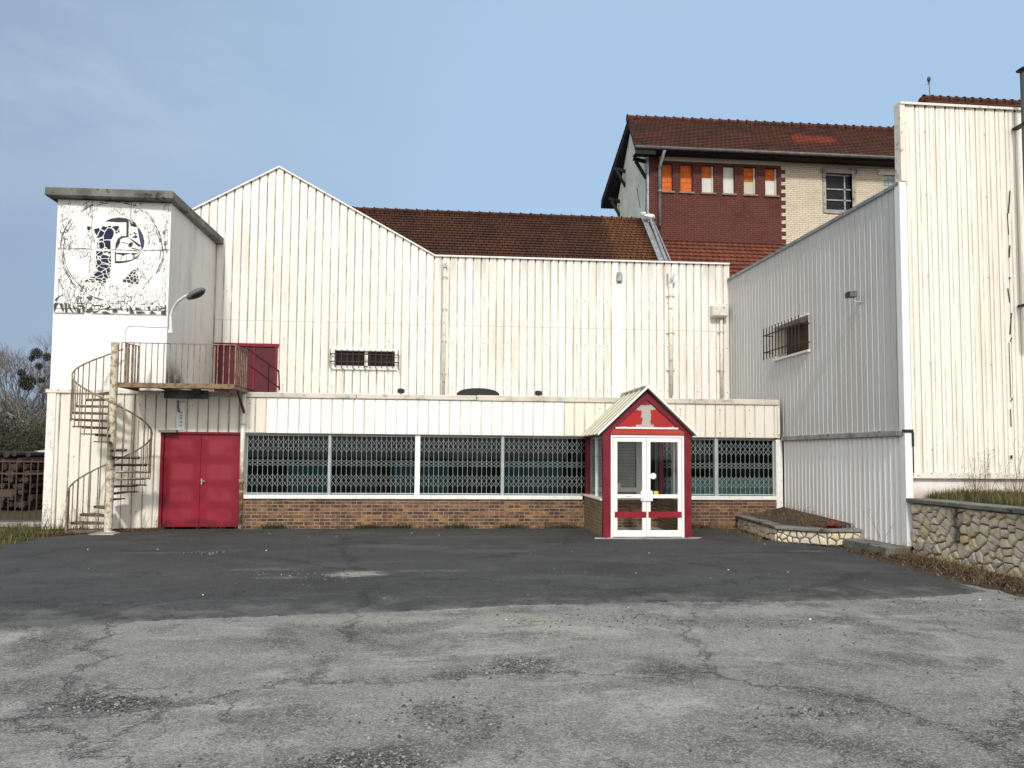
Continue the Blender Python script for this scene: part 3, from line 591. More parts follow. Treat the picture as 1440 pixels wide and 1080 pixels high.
# painted rings
b = MB(); r = random.Random(11)
for (ra, rb, w_, keep) in ((424, 411, 4.5, .62), (436, 424, 4, .5), (409, 397, 3, .45)):
    k = 0
    while k < 120:
        L_ = r.randint(2, 7)
        if r.random() < keep:
            pi, po = [], []
            for i in range(L_+1):
                a_ = 2*math.pi*(k+i)/120; ww = w_*(0.25 if i in (0, L_) else r.uniform(.6, 1.3))
                pi.append(W6(585+(ra-ww)*math.cos(a_), 490+(rb-ww)*math.sin(a_))); po.append(W6(585+(ra+ww)*math.cos(a_), 490+(rb+ww)*math.sin(a_)))
            flat(b, pi+po[::-1], -.0150)
        k += L_
b.build('emblem_ring', M['ink'], pan)
b = MB()
flat(b, [W9(*p) for p in ((205, 268), (290, 250), (318, 285), (315, 220), (380, 222), (470, 222), (560, 222), (572, 310), (520, 330), (475, 375), (445, 430), (448, 545), (265, 535), (262, 450), (300, 415), (255, 385), (238, 325), (212, 325))])
flat(b, [W9(*p) for p in ((120, 232), (185, 225), (183, 262), (160, 280), (128, 280))]); b.build('emblem_stem', M['mural_blue'], pan)
b = MB(); flat(b, [W9(*p) for p in ((248, 570), (452, 572), (452, 850), (430, 870), (435, 945), (385, 950), (385, 1010), (95, 1000), (95, 965), (155, 935), (215, 890), (215, 860), (240, 850), (245, 690))]); b.build('emblem_foot', M['mural_lower'], pan)
b = MB(); flat(b, [W9(*p) for p in ((575, 985), (640, 940), (700, 890), (760, 825), (830, 800), (830, 1025), (760, 1025), (700, 1010), (650, 1000))]); b.build('emblem_mosaic', M['mural_grey'], pan)
b = MB()
for pl in (((370, 160), (460, 120), (560, 106), (660, 118), (740, 150), (690, 152), (690, 172), (540, 172), (440, 165)), ((668, 172), (698, 160), (694, 365), (664, 362)),
           ((512, 550), (515, 470), (545, 400), (600, 362), (690, 362), (700, 378), (620, 385), (580, 410), (575, 460), (540, 520)), ((690, 470), (730, 448), (756, 450), (752, 490), (720, 522), (695, 505)),
           ((690, 375), (740, 405), (830, 465), (868, 500), (840, 512), (800, 480), (735, 420)), ((742, 150), (790, 180), (815, 235), (770, 238)), ((705, 150), (740, 180), (800, 235), (730, 225), (720, 195)),
           ((742, 385), (790, 350), (828, 372), (800, 392)), ((758, 318), (775, 305), (810, 330), (800, 345)), ((705, 345), (735, 320), (728, 350)), ((505, 580), (522, 580), (522, 708), (640, 706), (735, 690), (820, 635), (880, 582), (830, 645), (740, 705), (640, 730), (560, 740), (505, 735)),
           ((525, 592), (740, 600), (640, 622), (620, 640), (590, 620), (530, 612)), ((738, 595), (810, 600), (860, 585), (790, 618), (735, 622)), ((740, 520), (865, 555), (860, 562), (735, 532)), ((590, 440), (680, 462), (690, 472), (600, 452)), ((600, 640), (580, 690), (586, 692), (608, 642)), ((660, 640), (662, 705), (668, 705), (666, 640))):
    flat(b, [W9(*p) for p in pl], -.0160)
b.build('emblem_bowl', M['mural_brown'], pan)
b = MB(); flat(b, [W9(*p) for p in ((815, 235), (860, 280), (895, 350), (912, 430), (905, 510), (878, 560), (866, 500), (840, 380))], -.0170); b.build('emblem_bowl_edge', M['mural_navy'], pan)
b = MB()
for (x0, y0, x1, y1, w_) in ((205, -230, 185, 330, 8), (195, 330, 150, 880, 8), (740, -220, 722, 130, 8), (-285, 530, 165, 537, 11), (450, 547, 885, 572, 9), (900, 565, 1250, 548, 12), (-285, 547, 1240, 566, 4), (745, 790, 735, 1070, 3), (205, 560, 195, 1060, 3)):
    n_ = 9; pr = None
    pts = [(x0+(x1-x0)*i/n_+r.uniform(-3, 3), y0+(y1-y0)*i/n_+r.uniform(-3, 3)) for i in range(n_+1)]
    for p_, q_ in zip(pts, pts[1:]):
        ww = w_*r.uniform(.3, 1.1); vx_, vy_ = (ww/2, 0) if abs(x1-x0) < abs(y1-y0) else (0, ww/2)
        flat(b, [W9(p_[0]-vx_, p_[1]-vy_), W9(p_[0]+vx_, p_[1]+vy_), W9(q_[0]+vx_, q_[1]+vy_), W9(q_[0]-vx_, q_[1]-vy_)], -.0150)
b.build('panel_seam', M['ink'], pan)
# lettering strip: dark flaked ground seen round worn white letters
def W8(zx, zy): p = oY(66+zx/8., 415+zy/8., YA-.014); return (p.x, p.y, p.z)
b = MB()
for pl in (((78, 100), (92, 85), (135, 85), (98, 150), (78, 195)), ((140, 95), (168, 88), (190, 150), (178, 190), (160, 150)), ((200, 88), (228, 90), (228, 190), (206, 192)), ((236, 88), (246, 92), (262, 140), (300, 192), (286, 192), (246, 150)), ((280, 88), (322, 160), (328, 190), (300, 150)),
           ((328, 92), (425, 84), (420, 96), (334, 100)), ((345, 112), (410, 116), (425, 180), (400, 195), (395, 135), (350, 130)), ((336, 140), (372, 150), (375, 195), (340, 195)), ((430, 180), (500, 130), (505, 110), (515, 170), (480, 195), (440, 192)), ((510, 112), (640, 108), (690, 95), (600, 122), (520, 128)), ((510, 182), (560, 178), (620, 150), (560, 190), (520, 200)),
           ((606, 188), (660, 180), (720, 205), (640, 203)), ((690, 98), (720, 130), (690, 170), (640, 150), (700, 130)), ((735, 150), (790, 150), (790, 190), (740, 195)), ((830, 130), (850, 150), (845, 170), (820, 160)), ((893, 140), (910, 145), (912, 185), (895, 180)), ((930, 110), (955, 150), (985, 200), (930, 205)), ((990, 150), (1040, 150), (1080, 160), (1000, 168)), ((1000, 185), (1070, 180), (1110, 200), (1010, 206)),
           ((1130, 130), (1165, 125), (1160, 180), (1140, 160)), ((1180, 175), (1230, 205), (1150, 208)), ((1215, 120), (1240, 150), (1225, 165)), ((1250, 150), (1330, 140), (1330, 155), (1270, 165)), ((1290, 175), (1330, 170), (1332, 220), (1280, 212)), ((1322, 112), (1338, 112), (1338, 220), (1328, 220)),
           ((80, 196), (420, 198), (420, 206), (80, 203)), ((500, 203), (760, 208), (760, 215), (500, 208)), ((770, 208), (900, 212), (1340, 220), (1340, 225), (900, 218), (770, 214)), ((700, 94), (860, 96), (860, 101), (700, 99)), ((1040, 102), (1110, 104), (1110, 108), (1040, 106)),
           ((440, 20), (500, 12), (515, 40), (480, 70), (455, 40)), ((380, 15), (400, 20), (372, 70)), ((95, 40), (130, 10), (110, 60), (85, 65)), ((330, 30), (345, 20), (338, 70)), ((232, 20), (240, 10), (236, 75)), ((300, 10), (306, 10), (310, 72))):
    flat(b, [W8(*p) for p in pl], -.0160)
lt = b.build('worn_lettering', M['ink'], pan)
# thin cable on the tower front
b = MB(); b.tube([oY(px, py, YA-.0) for px, py in ((176, 482), (176, 466), (180, 459), (192, 458), (210, 460), (236, 460))], .006, 5); b.build('cable', M['grey_metal'], tower)
# street lamp on the tower corner
lamp = thing('street_lamp', 'curved white arm lamp with grey oval head on the white tower corner', 'street lamp', (TX1, YA, 3.9))
LP = [oY(px, py, YA-.05-.5*t) for px, py, t in ((240, 463, 0), (240, 445, 0), (243, 435, .1), (250, 424, .35), (260, 417, .7), (268, 414, 1))]
b = MB(); b.tube(LP, .027, 8); b.tube([LP[0]+Vector((0, 0, -.08)), LP[0]+Vector((0, 0, .02))], .04, 8); b.box(LP[0].x-.05, LP[0].x+.03, YA-.06, YA+.006, LP[0].z-.07, LP[0].z-.02); b.build('lamp_arm', M['white_metal'], lamp, smooth=False)
hd = oY(275.5, 413, YA-.65); b = MB(); b.ball((0, 0, 0), 1, 14, 9, (.215, .13, .085))
rot = Matrix.Rotation(R(-30), 3, 'Y'); b.v = [tuple(rot @ Vector(p)+hd) for p in b.v]; b.build('lamp_head', M['lamp_grey'], lamp, smooth=True)
b = MB(); b.ball((.03, -.02, -.035), 1, 12, 7, (.165, .115, .065)); b.v = [tuple(rot @ Vector(p)+hd) for p in b.v]; b.build('lamp_lens', M['black_plastic'], lamp, smooth=True)

# ------------------------------------------------------------------ roof edge bits
dm = oY(672, 552, 17.4)
b = MB(); n_ = 24; rr = oY(700, 552, 17.4).x-dm.x
prof = [(dm.x+rr*math.cos(math.pi*i/n_), dm.z-.03+rr*.25*math.sin(math.pi*i/n_)) for i in range(n_+1)]
b.hexa([(x_, 17.2, z_) for x_, z_ in prof], [(x_, 17.7, z_) for x_, z_ in prof]); b.box(dm.x-rr-.02, dm.x+rr+.02, 17.19, 17.71, 2.70, dm.z-.02)
tag(b.build('roof_hatch', M['black_plastic'], smooth=False), 'dark round-topped hatch peeping over the shop roof edge', 'roof hatch')
for px, lb in ((564, 'small black spotlight on the roof edge nearer the barred window'), (757, 'small black spotlight on the roof edge nearer the red porch')):
    p = oY(px, 552, YA+.05); s_ = thing('spotlight', lb, 'spotlight', (p.x, p.y, 2.905), 'spotlights on the shop roof edge')
    b = MB(); b.box(p.x-.075, p.x+.075, YA-.02, YA+.08, 2.94, 3.02); b.box(p.x-.06, p.x+.06, YA-.03, YA+.0, 2.925, 2.95); b.box(p.x-.05, p.x+.03, YA+.0, YA+.07, 3.02, 3.035); b.build('lamp_housing', M['black_plastic'], s_)
    b = bx(p.x-.02, p.x+.02, YA+.02, YA+.06, 2.9, 2.94); b.build('bracket', M['grey_metal'], s_)

# ------------------------------------------------------------------ landing and spiral stair
LZ = 2.97; LX0, LX1, LY0 = -6.46, -4.20, 15.35
land = thing('stair_landing', 'rusty steel landing with thin railing against the tower', 'landing', (-5.3, YA, LZ))
b = MB(); b.box(LX0, LX1, LY0+.05, YA-.07, LZ-.025, LZ)
b.build('landing_deck', M['rust_fence'], land)
b = MB(); b.box(LX0, LX1, LY0, LY0+.046, LZ-.09, LZ+.004); b.box(LX0, LX0+.05, LY0+.05, YA-.07, LZ-.09, LZ-.027); b.box(LX1-.05, LX1, LY0+.05, YA-.07, LZ-.09, LZ-.027)
for x_ in (-5.8, -5.2, -4.6): b.box(x_, x_+.05, LY0+.05, YA-.07, LZ-.08, LZ-.027)
b.build('landing_frame', M['rust_edge'], land)
def rail(mb, p, q, h, nb, r=.0072, top=.013, low=None):
    p, q = Vector(p), Vector(q); mb.beam(p+Vector((0, 0, h)), q+Vector((0, 0, h)), top*2, top*1.2)
    for i in range(nb+1):
        a = p+(q-p)*i/nb; mb.beam(a, a+Vector((0, 0, h)), r*2 if 0 < i < nb else r*2.6)
b = MB(); rail(b, (LX0+.06, LY0+.02, LZ), (LX1, LY0+.02, LZ), .80, 19); b.build('front_railing', M['rust_stair'], land)
b = MB(); rail(b, (LX1-.02, LY0+.1, LZ), (LX1-.02, YA-.1, LZ), .80, 6); b.build('end_railing', M['rust_stair'], land)
b = MB(); rail(b, (LX0+.10, LY0+.12, LZ), (LX0+.20, LY0+.5, LZ), .80, 4, .012); b.build('gate_railing', M['rust_stair'], land)
b = MB(); b.beam((LX1-.05, YA-.03, LZ-.55), (LX1-.05, LY0+.45, LZ-.1), .04, .05); b.beam((LX1-.05, YA-.03, LZ-.6), (LX1-.05, YA-.03, LZ-.1), .04, .03); b.build('bracket', M['rust_fence'], land)
b = MB(); y_ = YA+.45; A = lambda px, py: oY(px, py, y_)
b.tube([(LX1-.02, YA-.1, LZ+.8), A(346, 489), A(392, 522)], .02, 6); b.tube([A(350, 513), A(392, 545)], .018, 6); b.tube([A(347, 489), (A(347, 489).x, y_, 2.7)], .022, 6); b.tube([A(378, 511), (A(378, 511).x, y_, 2.7)], .018, 6); b.tube([A(392, 522), A(393, 549)], .018, 6); b.tube([A(345, 545), A(362, 552)], .03, 6)
for s_ in (.3, .5): b.beam(A(330, 487+s_*20), A(346, 489+s_*20), .015)
b.build('roof_handrail', M['rail_red'], land)

PXc, PYc, PR = -6.58, 15.5, .72
spi = thing('spiral_staircase', 'rusty white spiral staircase with slim balusters in front of the left wall', 'staircase', (PXc, PYc, 0))
b = MB(); b.tube([(PXc, PYc, -.02), (PXc, PYc, LZ+.82)], .075, 16); b.tube([(PXc, PYc, -.02), (PXc, PYc, .03)], .13, 16); b.build('pole', M['rust_white'], spi, smooth=False)
NS, DZ_ = 20, LZ/20.6; A0 = R(204); DA = R(-22.6)
for i in range(NS):
    a0 = A0+DA*i; a1 = a0+DA*1.08; z_ = DZ_*(i+.5); b = MB()
    c0 = lambda rr, a, zz: (PXc+rr*math.cos(a), PYc+rr*math.sin(a), zz)
    pl = [c0(.072, a0, z_), c0(PR, a0, z_), c0(PR+.005, (a0+a1)/2, z_), c0(PR, a1, z_), c0(.072, a1, z_)]
    b.hexa([(p[0], p[1], p[2]-.022) for p in pl], pl)
    b.hexa([c0(.072, a0, z_-.05), c0(PR-.02, a0, z_-.05), c0(PR-.02, a0, z_-.0225), c0(.072, a0, z_-.0225)], [c0(.072, a0-.02, z_-.05), c0(PR-.02, a0-.02, z_-.05), c0(PR-.02, a0-.02, z_-.0225), c0(.072, a0-.02, z_-.0225)])
    b.tube([c0(.076, (a0+a1)/2, z_-.055), c0(.0761, (a0+a1)/2, z_)], .03, 6); b.build('tread', M['rust_white' if i in (7, 8) else 'tread_rust'], spi)
hp = []; b = MB(); RH = .80
for i in range(NS*3+1):
    t = i/3; a = A0+DA*(t+.5); z_ = DZ_*(t+.5); hp.append((PXc+PR*math.cos(a), PYc+PR*math.sin(a), z_+RH))
a = A0+DA*.0
b.tube([(hp[0][0]-.01, hp[0][1]-.06, .62), (hp[0][0]-.015, hp[0][1]-.03, .66), (hp[0][0], hp[0][1], .74)]+hp, .0165, 6); b.build('handrail', M['rust_stair'], spi)
b = MB()
for i in range(NS*2):
    t = i/2; a = A0+DA*(t+.25); z_ = DZ_*(math.floor(t)+.5); p = (PXc+PR*math.cos(a), PYc+PR*math.sin(a))
    b.beam((p[0], p[1], z_-.04), (p[0], p[1], DZ_*(t+.25)+RH), .015 if i else .03)
b.beam((hp[0][0], hp[0][1], -.02), (hp[0][0], hp[0][1], .72), .03)
b.build('balusters', M['rust_stair'], spi)
tag(bx(-6.75, -6.3, 15.05, 15.4, -.01, .03).build('concrete_pad', M['old_concrete'], bevel=.01), 'small flat concrete pad on the ground by the spiral stair foot', 'pad')

# ------------------------------------------------------------------ entrance porch
PX, PY0 = (3.10, 4.86), 14.4
por = thing('entrance_porch', 'small red gabled entrance porch with white glazed double doors', 'porch', (3.98, PY0, 0))
AX, AZ, EZ = 3.965, 2.90, 2.08
b = MB()
for x0, x1 in ((PX[0], PX[0]+.15), (PX[1]-.13, PX[1]+.01)): b.box(x0, x1, PY0, PY0+.12, 0, 2.09)
b.box(PX[0]+.151, PX[1]-.131, PY0+.004, PY0+.115, 2.02, 2.09); b.build('red_posts', M['porch_red'], por, bevel=.006)
b = bx(PX[0]+.151, PX[1]-.131, PY0-.004, PY0+.003, 2.025, 2.125); b.build('lintel_strip', M['faded_red'], por)
# gable frame as two raking boards, panel inside
b = MB(); iw = .17
def rake(mb, x0, z0, x1, z1, w_, y0, y1):
    d = Vector((x1-x0, 0, z1-z0)); mb.hexa([(x0, y0, z0), (x1, y0, z1), (x1, y0, z1-w_), (x0, y0, z0-w_)], [(x0, y1, z0), (x1, y1, z1), (x1, y1, z1-w_), (x0, y1, z0-w_)])
rake(b, PX[0]-.02, EZ+.0, AX-.001, AZ-.03, .15, PY0-.012, PY0+.10); rake(b, AX+.001, AZ-.03, PX[1]+.03, EZ+.0, .15, PY0-.012, PY0+.10)
b.build('gable_frame', M['porch_red'], por)
b = MB(); b.poly((3.3, PY0+.01, 2.13), (4.66, PY0+.01, 2.13), (AX, PY0+.01, 2.80)); b.build('gable_panel', M['gable_red'], por)
b = MB(); b.box(3.34, 4.60, PY0-.02, PY0-.0125, 2.135, 2.165); b.build('white_batten', M['white_frame'], por)
b = MB(); rake(b, 3.36, 2.20, AX-.02, 2.70, .012, PY0+.0, PY0+.009); rake(b, AX+.02, 2.70, 4.56, 2.20, .012, PY0+.0, PY0+.009); b.build('gable_bead', M['crimson_dark'], por)
# ribbed roof
b = MB(); YR0, YR1 = PY0-.10, YA+.02; pit = .42
def slope(sgn):
    ex = 1.0*sgn; fx, fz = AX+sgn*.98, AZ+.04-.98*(AZ-EZ)/(.875)
    nrm = Vector((sgn*(AZ-EZ), 0, .875)).normalized(); y = YR0
    pr = []
    while y < YR1-.001:
        for (a, d) in ((0, .017), (.05, .017), (.06, 0), (pit-.01, 0), (pit, .017)):
            if y+a <= YR1: pr.append((y+a, d))
        y += pit
    for (a, d), (c_, e) in zip(pr, pr[1:]):
        if c_-a < 1e-6: continue
        t_ = Vector((AX, 0, AZ+.06)); f_ = Vector((fx, 0, fz))
        P_ = lambda base, yy, dd: (base.x+nrm.x*dd, yy, base.z+nrm.z*dd)
        b.poly(P_(t_, a, d), P_(t_, c_, e), P_(f_, c_, e), P_(f_, a, d)); b.poly(P_(t_, a, -.02), P_(t_, c_, -.02), P_(f_, c_, -.02), P_(f_, a, -.02))
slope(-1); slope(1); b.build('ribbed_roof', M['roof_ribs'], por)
b = MB(); rake(b, AX-.995, EZ-.035, AX, AZ+.085, .05, YR0-.03, YR0-.005); rake(b, AX, AZ+.085, AX+.995, EZ-.035, .05, YR0-.03, YR0-.005); b.box(AX-.06, AX+.06, YR0, YR1, AZ+.075, AZ+.095)
b.build('verge_trim', M['white_frame'], por)
# side walls with glazing
for sx, (x0, x1) in (('l', (PX[0]+.0, PX[0]+.12)), ('r', (PX[1]-.11, PX[1]+.0))):
    b = bx(x0, x1, PY0+.13, YA-.03, -.01, .72); b.build('brick_side_wall', M['brick_porch'], por)
    b = MB(); b.box(x0-.03, x1+.03, PY0+.13, YA-.065, .722, .76); w = b.build('side_window', M['white_metal'], por)
    b = MB(); b.box(x0+.01, x1-.01, YA-.16, YA-.05, .765, 2.07); b.box(x0+.01, x1-.01, PY0+.125, YA-.17, 2.0, 2.07); b.build('red_side_frame', M['porch_red'], por)
    b = MB(); b.box(x0+.035, x1-.035, 15.3, 15.35, .765, 1.995); b.box(x0+.03, x1-.03, PY0+.13, PY0+.17, .765, 1.995); b.build('mullion', M['white_metal'], w)
    b = bx(x0+.055, x1-.055, PY0+.171, YA-.17, .765, 1.995); b.build('pane', M['glass_clear'], w)
b = MB(); b.box(PX[0]+.13, PX[1]-.12, PY0+.15, YA+.12, -.005, .028); b.build('porch_floor', M['old_concrete'], por)
b = MB(); b.box(PX[0]+.14, PX[1]-.12, PY0+.13, YA, 2.085, 2.10); b.build('porch_ceiling', M['infill_beige'], por)
# doors
DL, DR_ = 3.255, 4.73; dm_ = 3.975
b = MB(); b.box(DL, DL+.045, PY0+.02, PY0+.09, .01, 2.015); b.box(DR_-.045, DR_, PY0+.02, PY0+.09, .01, 2.015); b.box(DL+.045, DR_-.045, PY0+.02, PY0+.09, 1.965, 2.015)
fr_ = b.build('door_frame', M['white_frame'], por, bevel=.004)
for k_, (x0, x1) in enumerate(((DL+.05, dm_-.003), (dm_+.003, DR_-.05))):
    sw = .085 if k_ == 0 else .075; y0, y1 = PY0+.03, PY0+.08
    b = MB(); b.box(x0, x0+sw, y0, y1, .025, 1.96); b.box(x1-sw, x1, y0, y1, .025, 1.96); b.box(x0+sw, x1-sw, y0, y1, .025, .15); b.box(x0+sw, x1-sw, y0, y1, 1.88, 1.96); b.box(x0+sw, x1-sw, y0, y1, .775, .85)
    lf = b.build('door_leaf', M['white_frame'], por, bevel=.004)
    b = MB(); b.box(x0+sw, x1-sw, y0+.022, y0+.028, .15, .775); b.box(x0+sw, x1-sw, y0+.022, y0+.028, .85, 1.88); b.build('pane', M['glass_clear'], lf)
    b = bx(x0+.03, x1-.01, y0-.012, y0-.001, .40, .515); b.build('kick_bar', M['crimson'], lf)
    hx = x1-.06 if k_ == 0 else x0+.055; b = MB(); b.box(hx-.06, hx+.058, y0-.03, y0-.001, .72, .92); b.tube([(hx+(-.02 if k_ == 0 else .02), y0-.028, .88), (hx+(-.02 if k_ == 0 else .02), y0-.05, .86), (hx+(-.02 if k_ == 0 else .02), y0-.05, .76), (hx+(-.02 if k_ == 0 else .02), y0-.028, .74)], .012, 6); b.build('door_handle', M['white_frame'], lf, bevel=.006)
    if k_:
        b = MB(); cpt = (x0+sw+.06, y0+.019, 1.21); b.hexa([(cpt[0]+.06*math.cos(2*math.pi*i/24), cpt[1]+.002, cpt[2]+.06*math.sin(2*math.pi*i/24)) for i in range(24)], [(cpt[0]+.06*math.cos(2*math.pi*i/24), cpt[1], cpt[2]+.06*math.sin(2*math.pi*i/24)) for i in range(24)]); b.build('round_sticker', M['white_frame'], lf)
        b = MB(); [b.box(cpt[0]-.03+.016*j, cpt[0]-.02+.016*j, cpt[1]-.0012, cpt[1]-.0004, cpt[2]-.008, cpt[2]+.006) for j in range(4)]; b.build('sticker_print', M['grey_metal'], lf)
        b = bx(x0+sw+.07, x0+sw+.16, y0+.018, y0+.0205, .855, .915); b.build('yellow_sticker', M['yellow'], lf)
    else:
        b = MB(); [b.box(x0+sw+.155+.0165*j, x0+sw+.168+.0165*j, y0-.002, y0-.0006, .803, .82) for j in range(8)]; b.build('letter_plate', M['grey_metal'], lf)
# inner door wall seen through the glass
b = MB(); YI = YA+.0
ix0, ix1 = 3.26, 4.35
b.box(ix0-.03, ix0+.03, YI, YI+.06, .03, 2.05); b.box(ix1-.06, ix1+.05, YI, YI+.06, .03, 2.05); b.box(3.72, 3.84, YI-.01, YI+.05, .03, 2.05)
for z0, z1 in ((.03, .17), (.58, .70), (.80, .90), (1.98, 2.05)): b.box(ix0+.03, 3.72, YI+.005, YI+.055, z0, z1); b.box(3.84, ix1-.06, YI+.005, YI+.055, z0, z1)
b.box(3.66, 3.78, YI-.04, YI-.011, .82, 1.0); b.box(3.79, 3.91, YI-.04, YI-.011, .82, 1.0)
b.build('inner_door', M['inner_frame'], por)
b = MB()
for i in range(27): b.box(ix0+.03, ix1-.06, YI+.09+.01*(i % 2), YI+.115+.01*(i % 2), .05+.073*i, .05+.073*i+.068)
b.build('louvre_shutter', M['grey_metal'], por)
b = MB(); b.box(4.42, 4.52, YI-.02, YI+.04, .73, 2.05); b.build('red_inner_post', M['porch_red'], por)

# ------------------------------------------------------------------ side building on the right
XS, YF = 7.70, 11.85
sb = thing('side_building', 'tall building at the right with grey ribbed flank and white panel front', 'building', (XS, YF, 0))
zs = lambda y: 6.28+(y-YF)*.021
HY0, HY1, HZ0, HZ1 = 15.13, 16.75, 3.90, 4.62
RB = [(0, 0), (.004, .011), (.020, .011), (.026, 0), (.095, 0), (.098, .005), (.112, .005), (.115, 0)]
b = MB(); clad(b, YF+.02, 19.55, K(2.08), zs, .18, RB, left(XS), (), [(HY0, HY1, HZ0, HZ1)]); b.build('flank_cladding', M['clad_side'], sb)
b = MB(); b.hexa([(XS-.05, YF+.0, zs(YF)-.03), (XS+.12, YF, zs(YF)-.03), (XS+.12, YF, zs(YF)+.03), (XS-.05, YF, zs(YF)+.03)], [(XS-.05, 19.58, zs(19.58)-.03), (XS+.12, 19.58, zs(19.58)-.03), (XS+.12, 19.58, zs(19.58)+.03), (XS-.05, 19.58, zs(19.58)+.03)]); b.build('flank_flashing', M['zinc'], sb)
b = MB(); b.box(XS-.09, XS+.1, YF+.02, 16.34, 1.97, 2.075); b.build('concrete_beam', M['old_concrete'], sb, bevel=.01)
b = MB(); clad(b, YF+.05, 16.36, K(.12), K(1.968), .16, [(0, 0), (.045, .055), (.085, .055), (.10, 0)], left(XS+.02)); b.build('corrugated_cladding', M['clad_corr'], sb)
b = MB(); b.box(XS-.045, XS+.085, YF-.035, YF+.018, .14, 6.30); b.box(XS-.044, XS-.03, YF+.019, YF+.12, .14, 6.29); b.build('corner_trim', M['white_frame'], sb, bevel=.006)
b = MB(); b.box(XS-.10, XS+.10, YF-.05, YF-.036, 2.03, 2.08); b.box(XS+.07, XS+.10, YF-.06, YF-.036, 1.80, 2.03); b.build('black_bracket', M['black_plastic'], sb)
b = MB(); b.box(XS+.09, XS+.11, YF-.03, YF+.0, 1.28, 2.05); b.build('dark_joint', M['black_plastic'], sb)
# front panels
FX1 = 15.0
b = MB(); clad(b, XS+.09, FX1, K(1.36), K(7.66), .183, GR(.183, .02, .03), front(YF)); b.build('front_cladding', M['clad_front'], sb)
b = MB(); b.box(XS-.0, FX1, YF-.045, YF+.16, 7.66, 7.70); b.build('top_flashing', M['rust_trim'], sb)
b = MB()
for k in range(40): u = XS+.09+k*.183; b.box(u-.01, u+.022, YF-.02, YF-.001, 7.63, 7.656)
b.build('rib_ends', M['dark'], sb)
b = MB(); b.box(XS-.005, XS+.088, YF-.03, YF+.14, 6.32, 7.655); b.build('panel_edge', M['cream_metal'], sb)
b = MB(); b.box(XS+.1, FX1, YF+.12, YF+.16, 6.3, 7.655); b.build('panel_back', M['zinc'], sb)
b = MB(); b.box(XS+.088, FX1, YF-.05, YF-.014, 1.27, 1.36); b.build('base_flashing', M['rust_trim'], sb)
b = MB(); b.box(XS+.1, FX1, YF+.03, YF+.2, .6, 1.27); b.build('plinth', M['plinth'], sb)
b = MB(); b.box(XS+.13, FX1, YF+.2, 19.5, 6.1, 6.2); b.box(FX1-.1, FX1, YF+.2, 19.5, 0, 6.1); b.box(XS+.13, FX1-.1, 19.3, 19.5, 0, 6.1); b.build('rear_shell', M['zinc'], sb)
b = MB(); px_ = 1418
for y0, y1, w_ in ((268, 300, .02), (300, 330, .012), (345, 362, .025), (390, 392, .04), (405, 425, .018), (440, 470, .025), (475, 480, .02), (482, 560, .008), (560, 564, .02), (575, 600, .012), (640, 645, .04)):
    a, c = oY(px_+rnd.uniform(-3, 3)+(y0-270)*.012, y0, YF-.02), oY(px_+(y1-270)*.012, y1, YF-.02); b.beam(a, c, w_*.7, .01, up=(0, 1, 0))
b.build('torn_seam', M['black_plastic'], sb)
# barred opening in the flank
b = MB(); dpt = .28
b.box(XS+.001, XS+dpt, HY0-.04, HY0, HZ0-.04, HZ1+.04); b.box(XS+.001, XS+dpt, HY1, HY1+.04, HZ0-.04, HZ1+.04); b.box(XS+.001, XS+dpt, HY0, HY1, HZ0-.04, HZ0); b.box(XS+.001, XS+dpt, HY0, HY1, HZ1, HZ1+.04)
w = b.build('window_opening', M['cream_metal'], sb)
b = MB(); b.box(XS-.06, XS+.0, HY0-.05, HY1+.05, HZ0-.06, HZ0-.012); b.box(XS-.04, XS-.0, HY0-.03, HY1+.03, HZ1+.012, HZ1+.04); b.build('window_frame', M['white_metal'], w)
b = bx(XS+dpt, XS+dpt+.02, HY0-.04, HY1+.04, HZ0-.04, HZ1+.04); b.build('pane', M['dark_wood'], w)
b = MB()
for z_ in (HZ0+.15, HZ1-.17): b.beam((XS-.22, HY0-.02, z_), (XS-.22, HY1+.12, z_), .022); [b.beam((XS-.22, y_, z_), (XS+.0, y_, z_), .02) for y_ in (HY0-.02, HY1+.12)]
for i in range(12):
    y_ = HY0-.02+(HY1-HY0+.14)*i/11; b.beam((XS-.235, y_, HZ0-.02), (XS-.235, y_, HZ1+.0), .018)
b.build('window_bars', M['rail_dark'], w)
fl_ = oX(1204, 415, XS-.12)
fd = thing('floodlight', 'small grey floodlight on the grey ribbed flank wall', 'floodlight', (XS, fl_.y, fl_.z))
b = MB(); b.hexa([(XS-.28, fl_.y-.08, fl_.z-.05), (XS-.28, fl_.y+.10, fl_.z-.05), (XS-.28, fl_.y+.10, fl_.z+.06), (XS-.28, fl_.y-.08, fl_.z+.06)], [(XS-.12, fl_.y-.05, fl_.z-.04), (XS-.12, fl_.y+.07, fl_.z-.04), (XS-.12, fl_.y+.07, fl_.z+.07), (XS-.12, fl_.y-.05, fl_.z+.07)]); b.build('lamp_housing', M['lamp_grey'], fd, bevel=.008)
b = bx(XS-.29, XS-.281, fl_.y-.07, fl_.y+.09, fl_.z-.04, fl_.z+.05); b.build('lamp_glass', M['pane_dark'], fd)
b = MB(); b.beam((XS-.16, fl_.y+.01, fl_.z-.05), (XS-.16, fl_.y+.01, fl_.z-.12), .02); b.beam((XS-.16, fl_.y+.01, fl_.z-.12), (XS, fl_.y+.01, fl_.z-.12), .02); b.tube([(XS-.03, fl_.y+.06, fl_.z-.03), (XS-.026, fl_.y+.06, fl_.z-.34)], .006, 5); b.build('bracket', M['grey_metal'], fd)
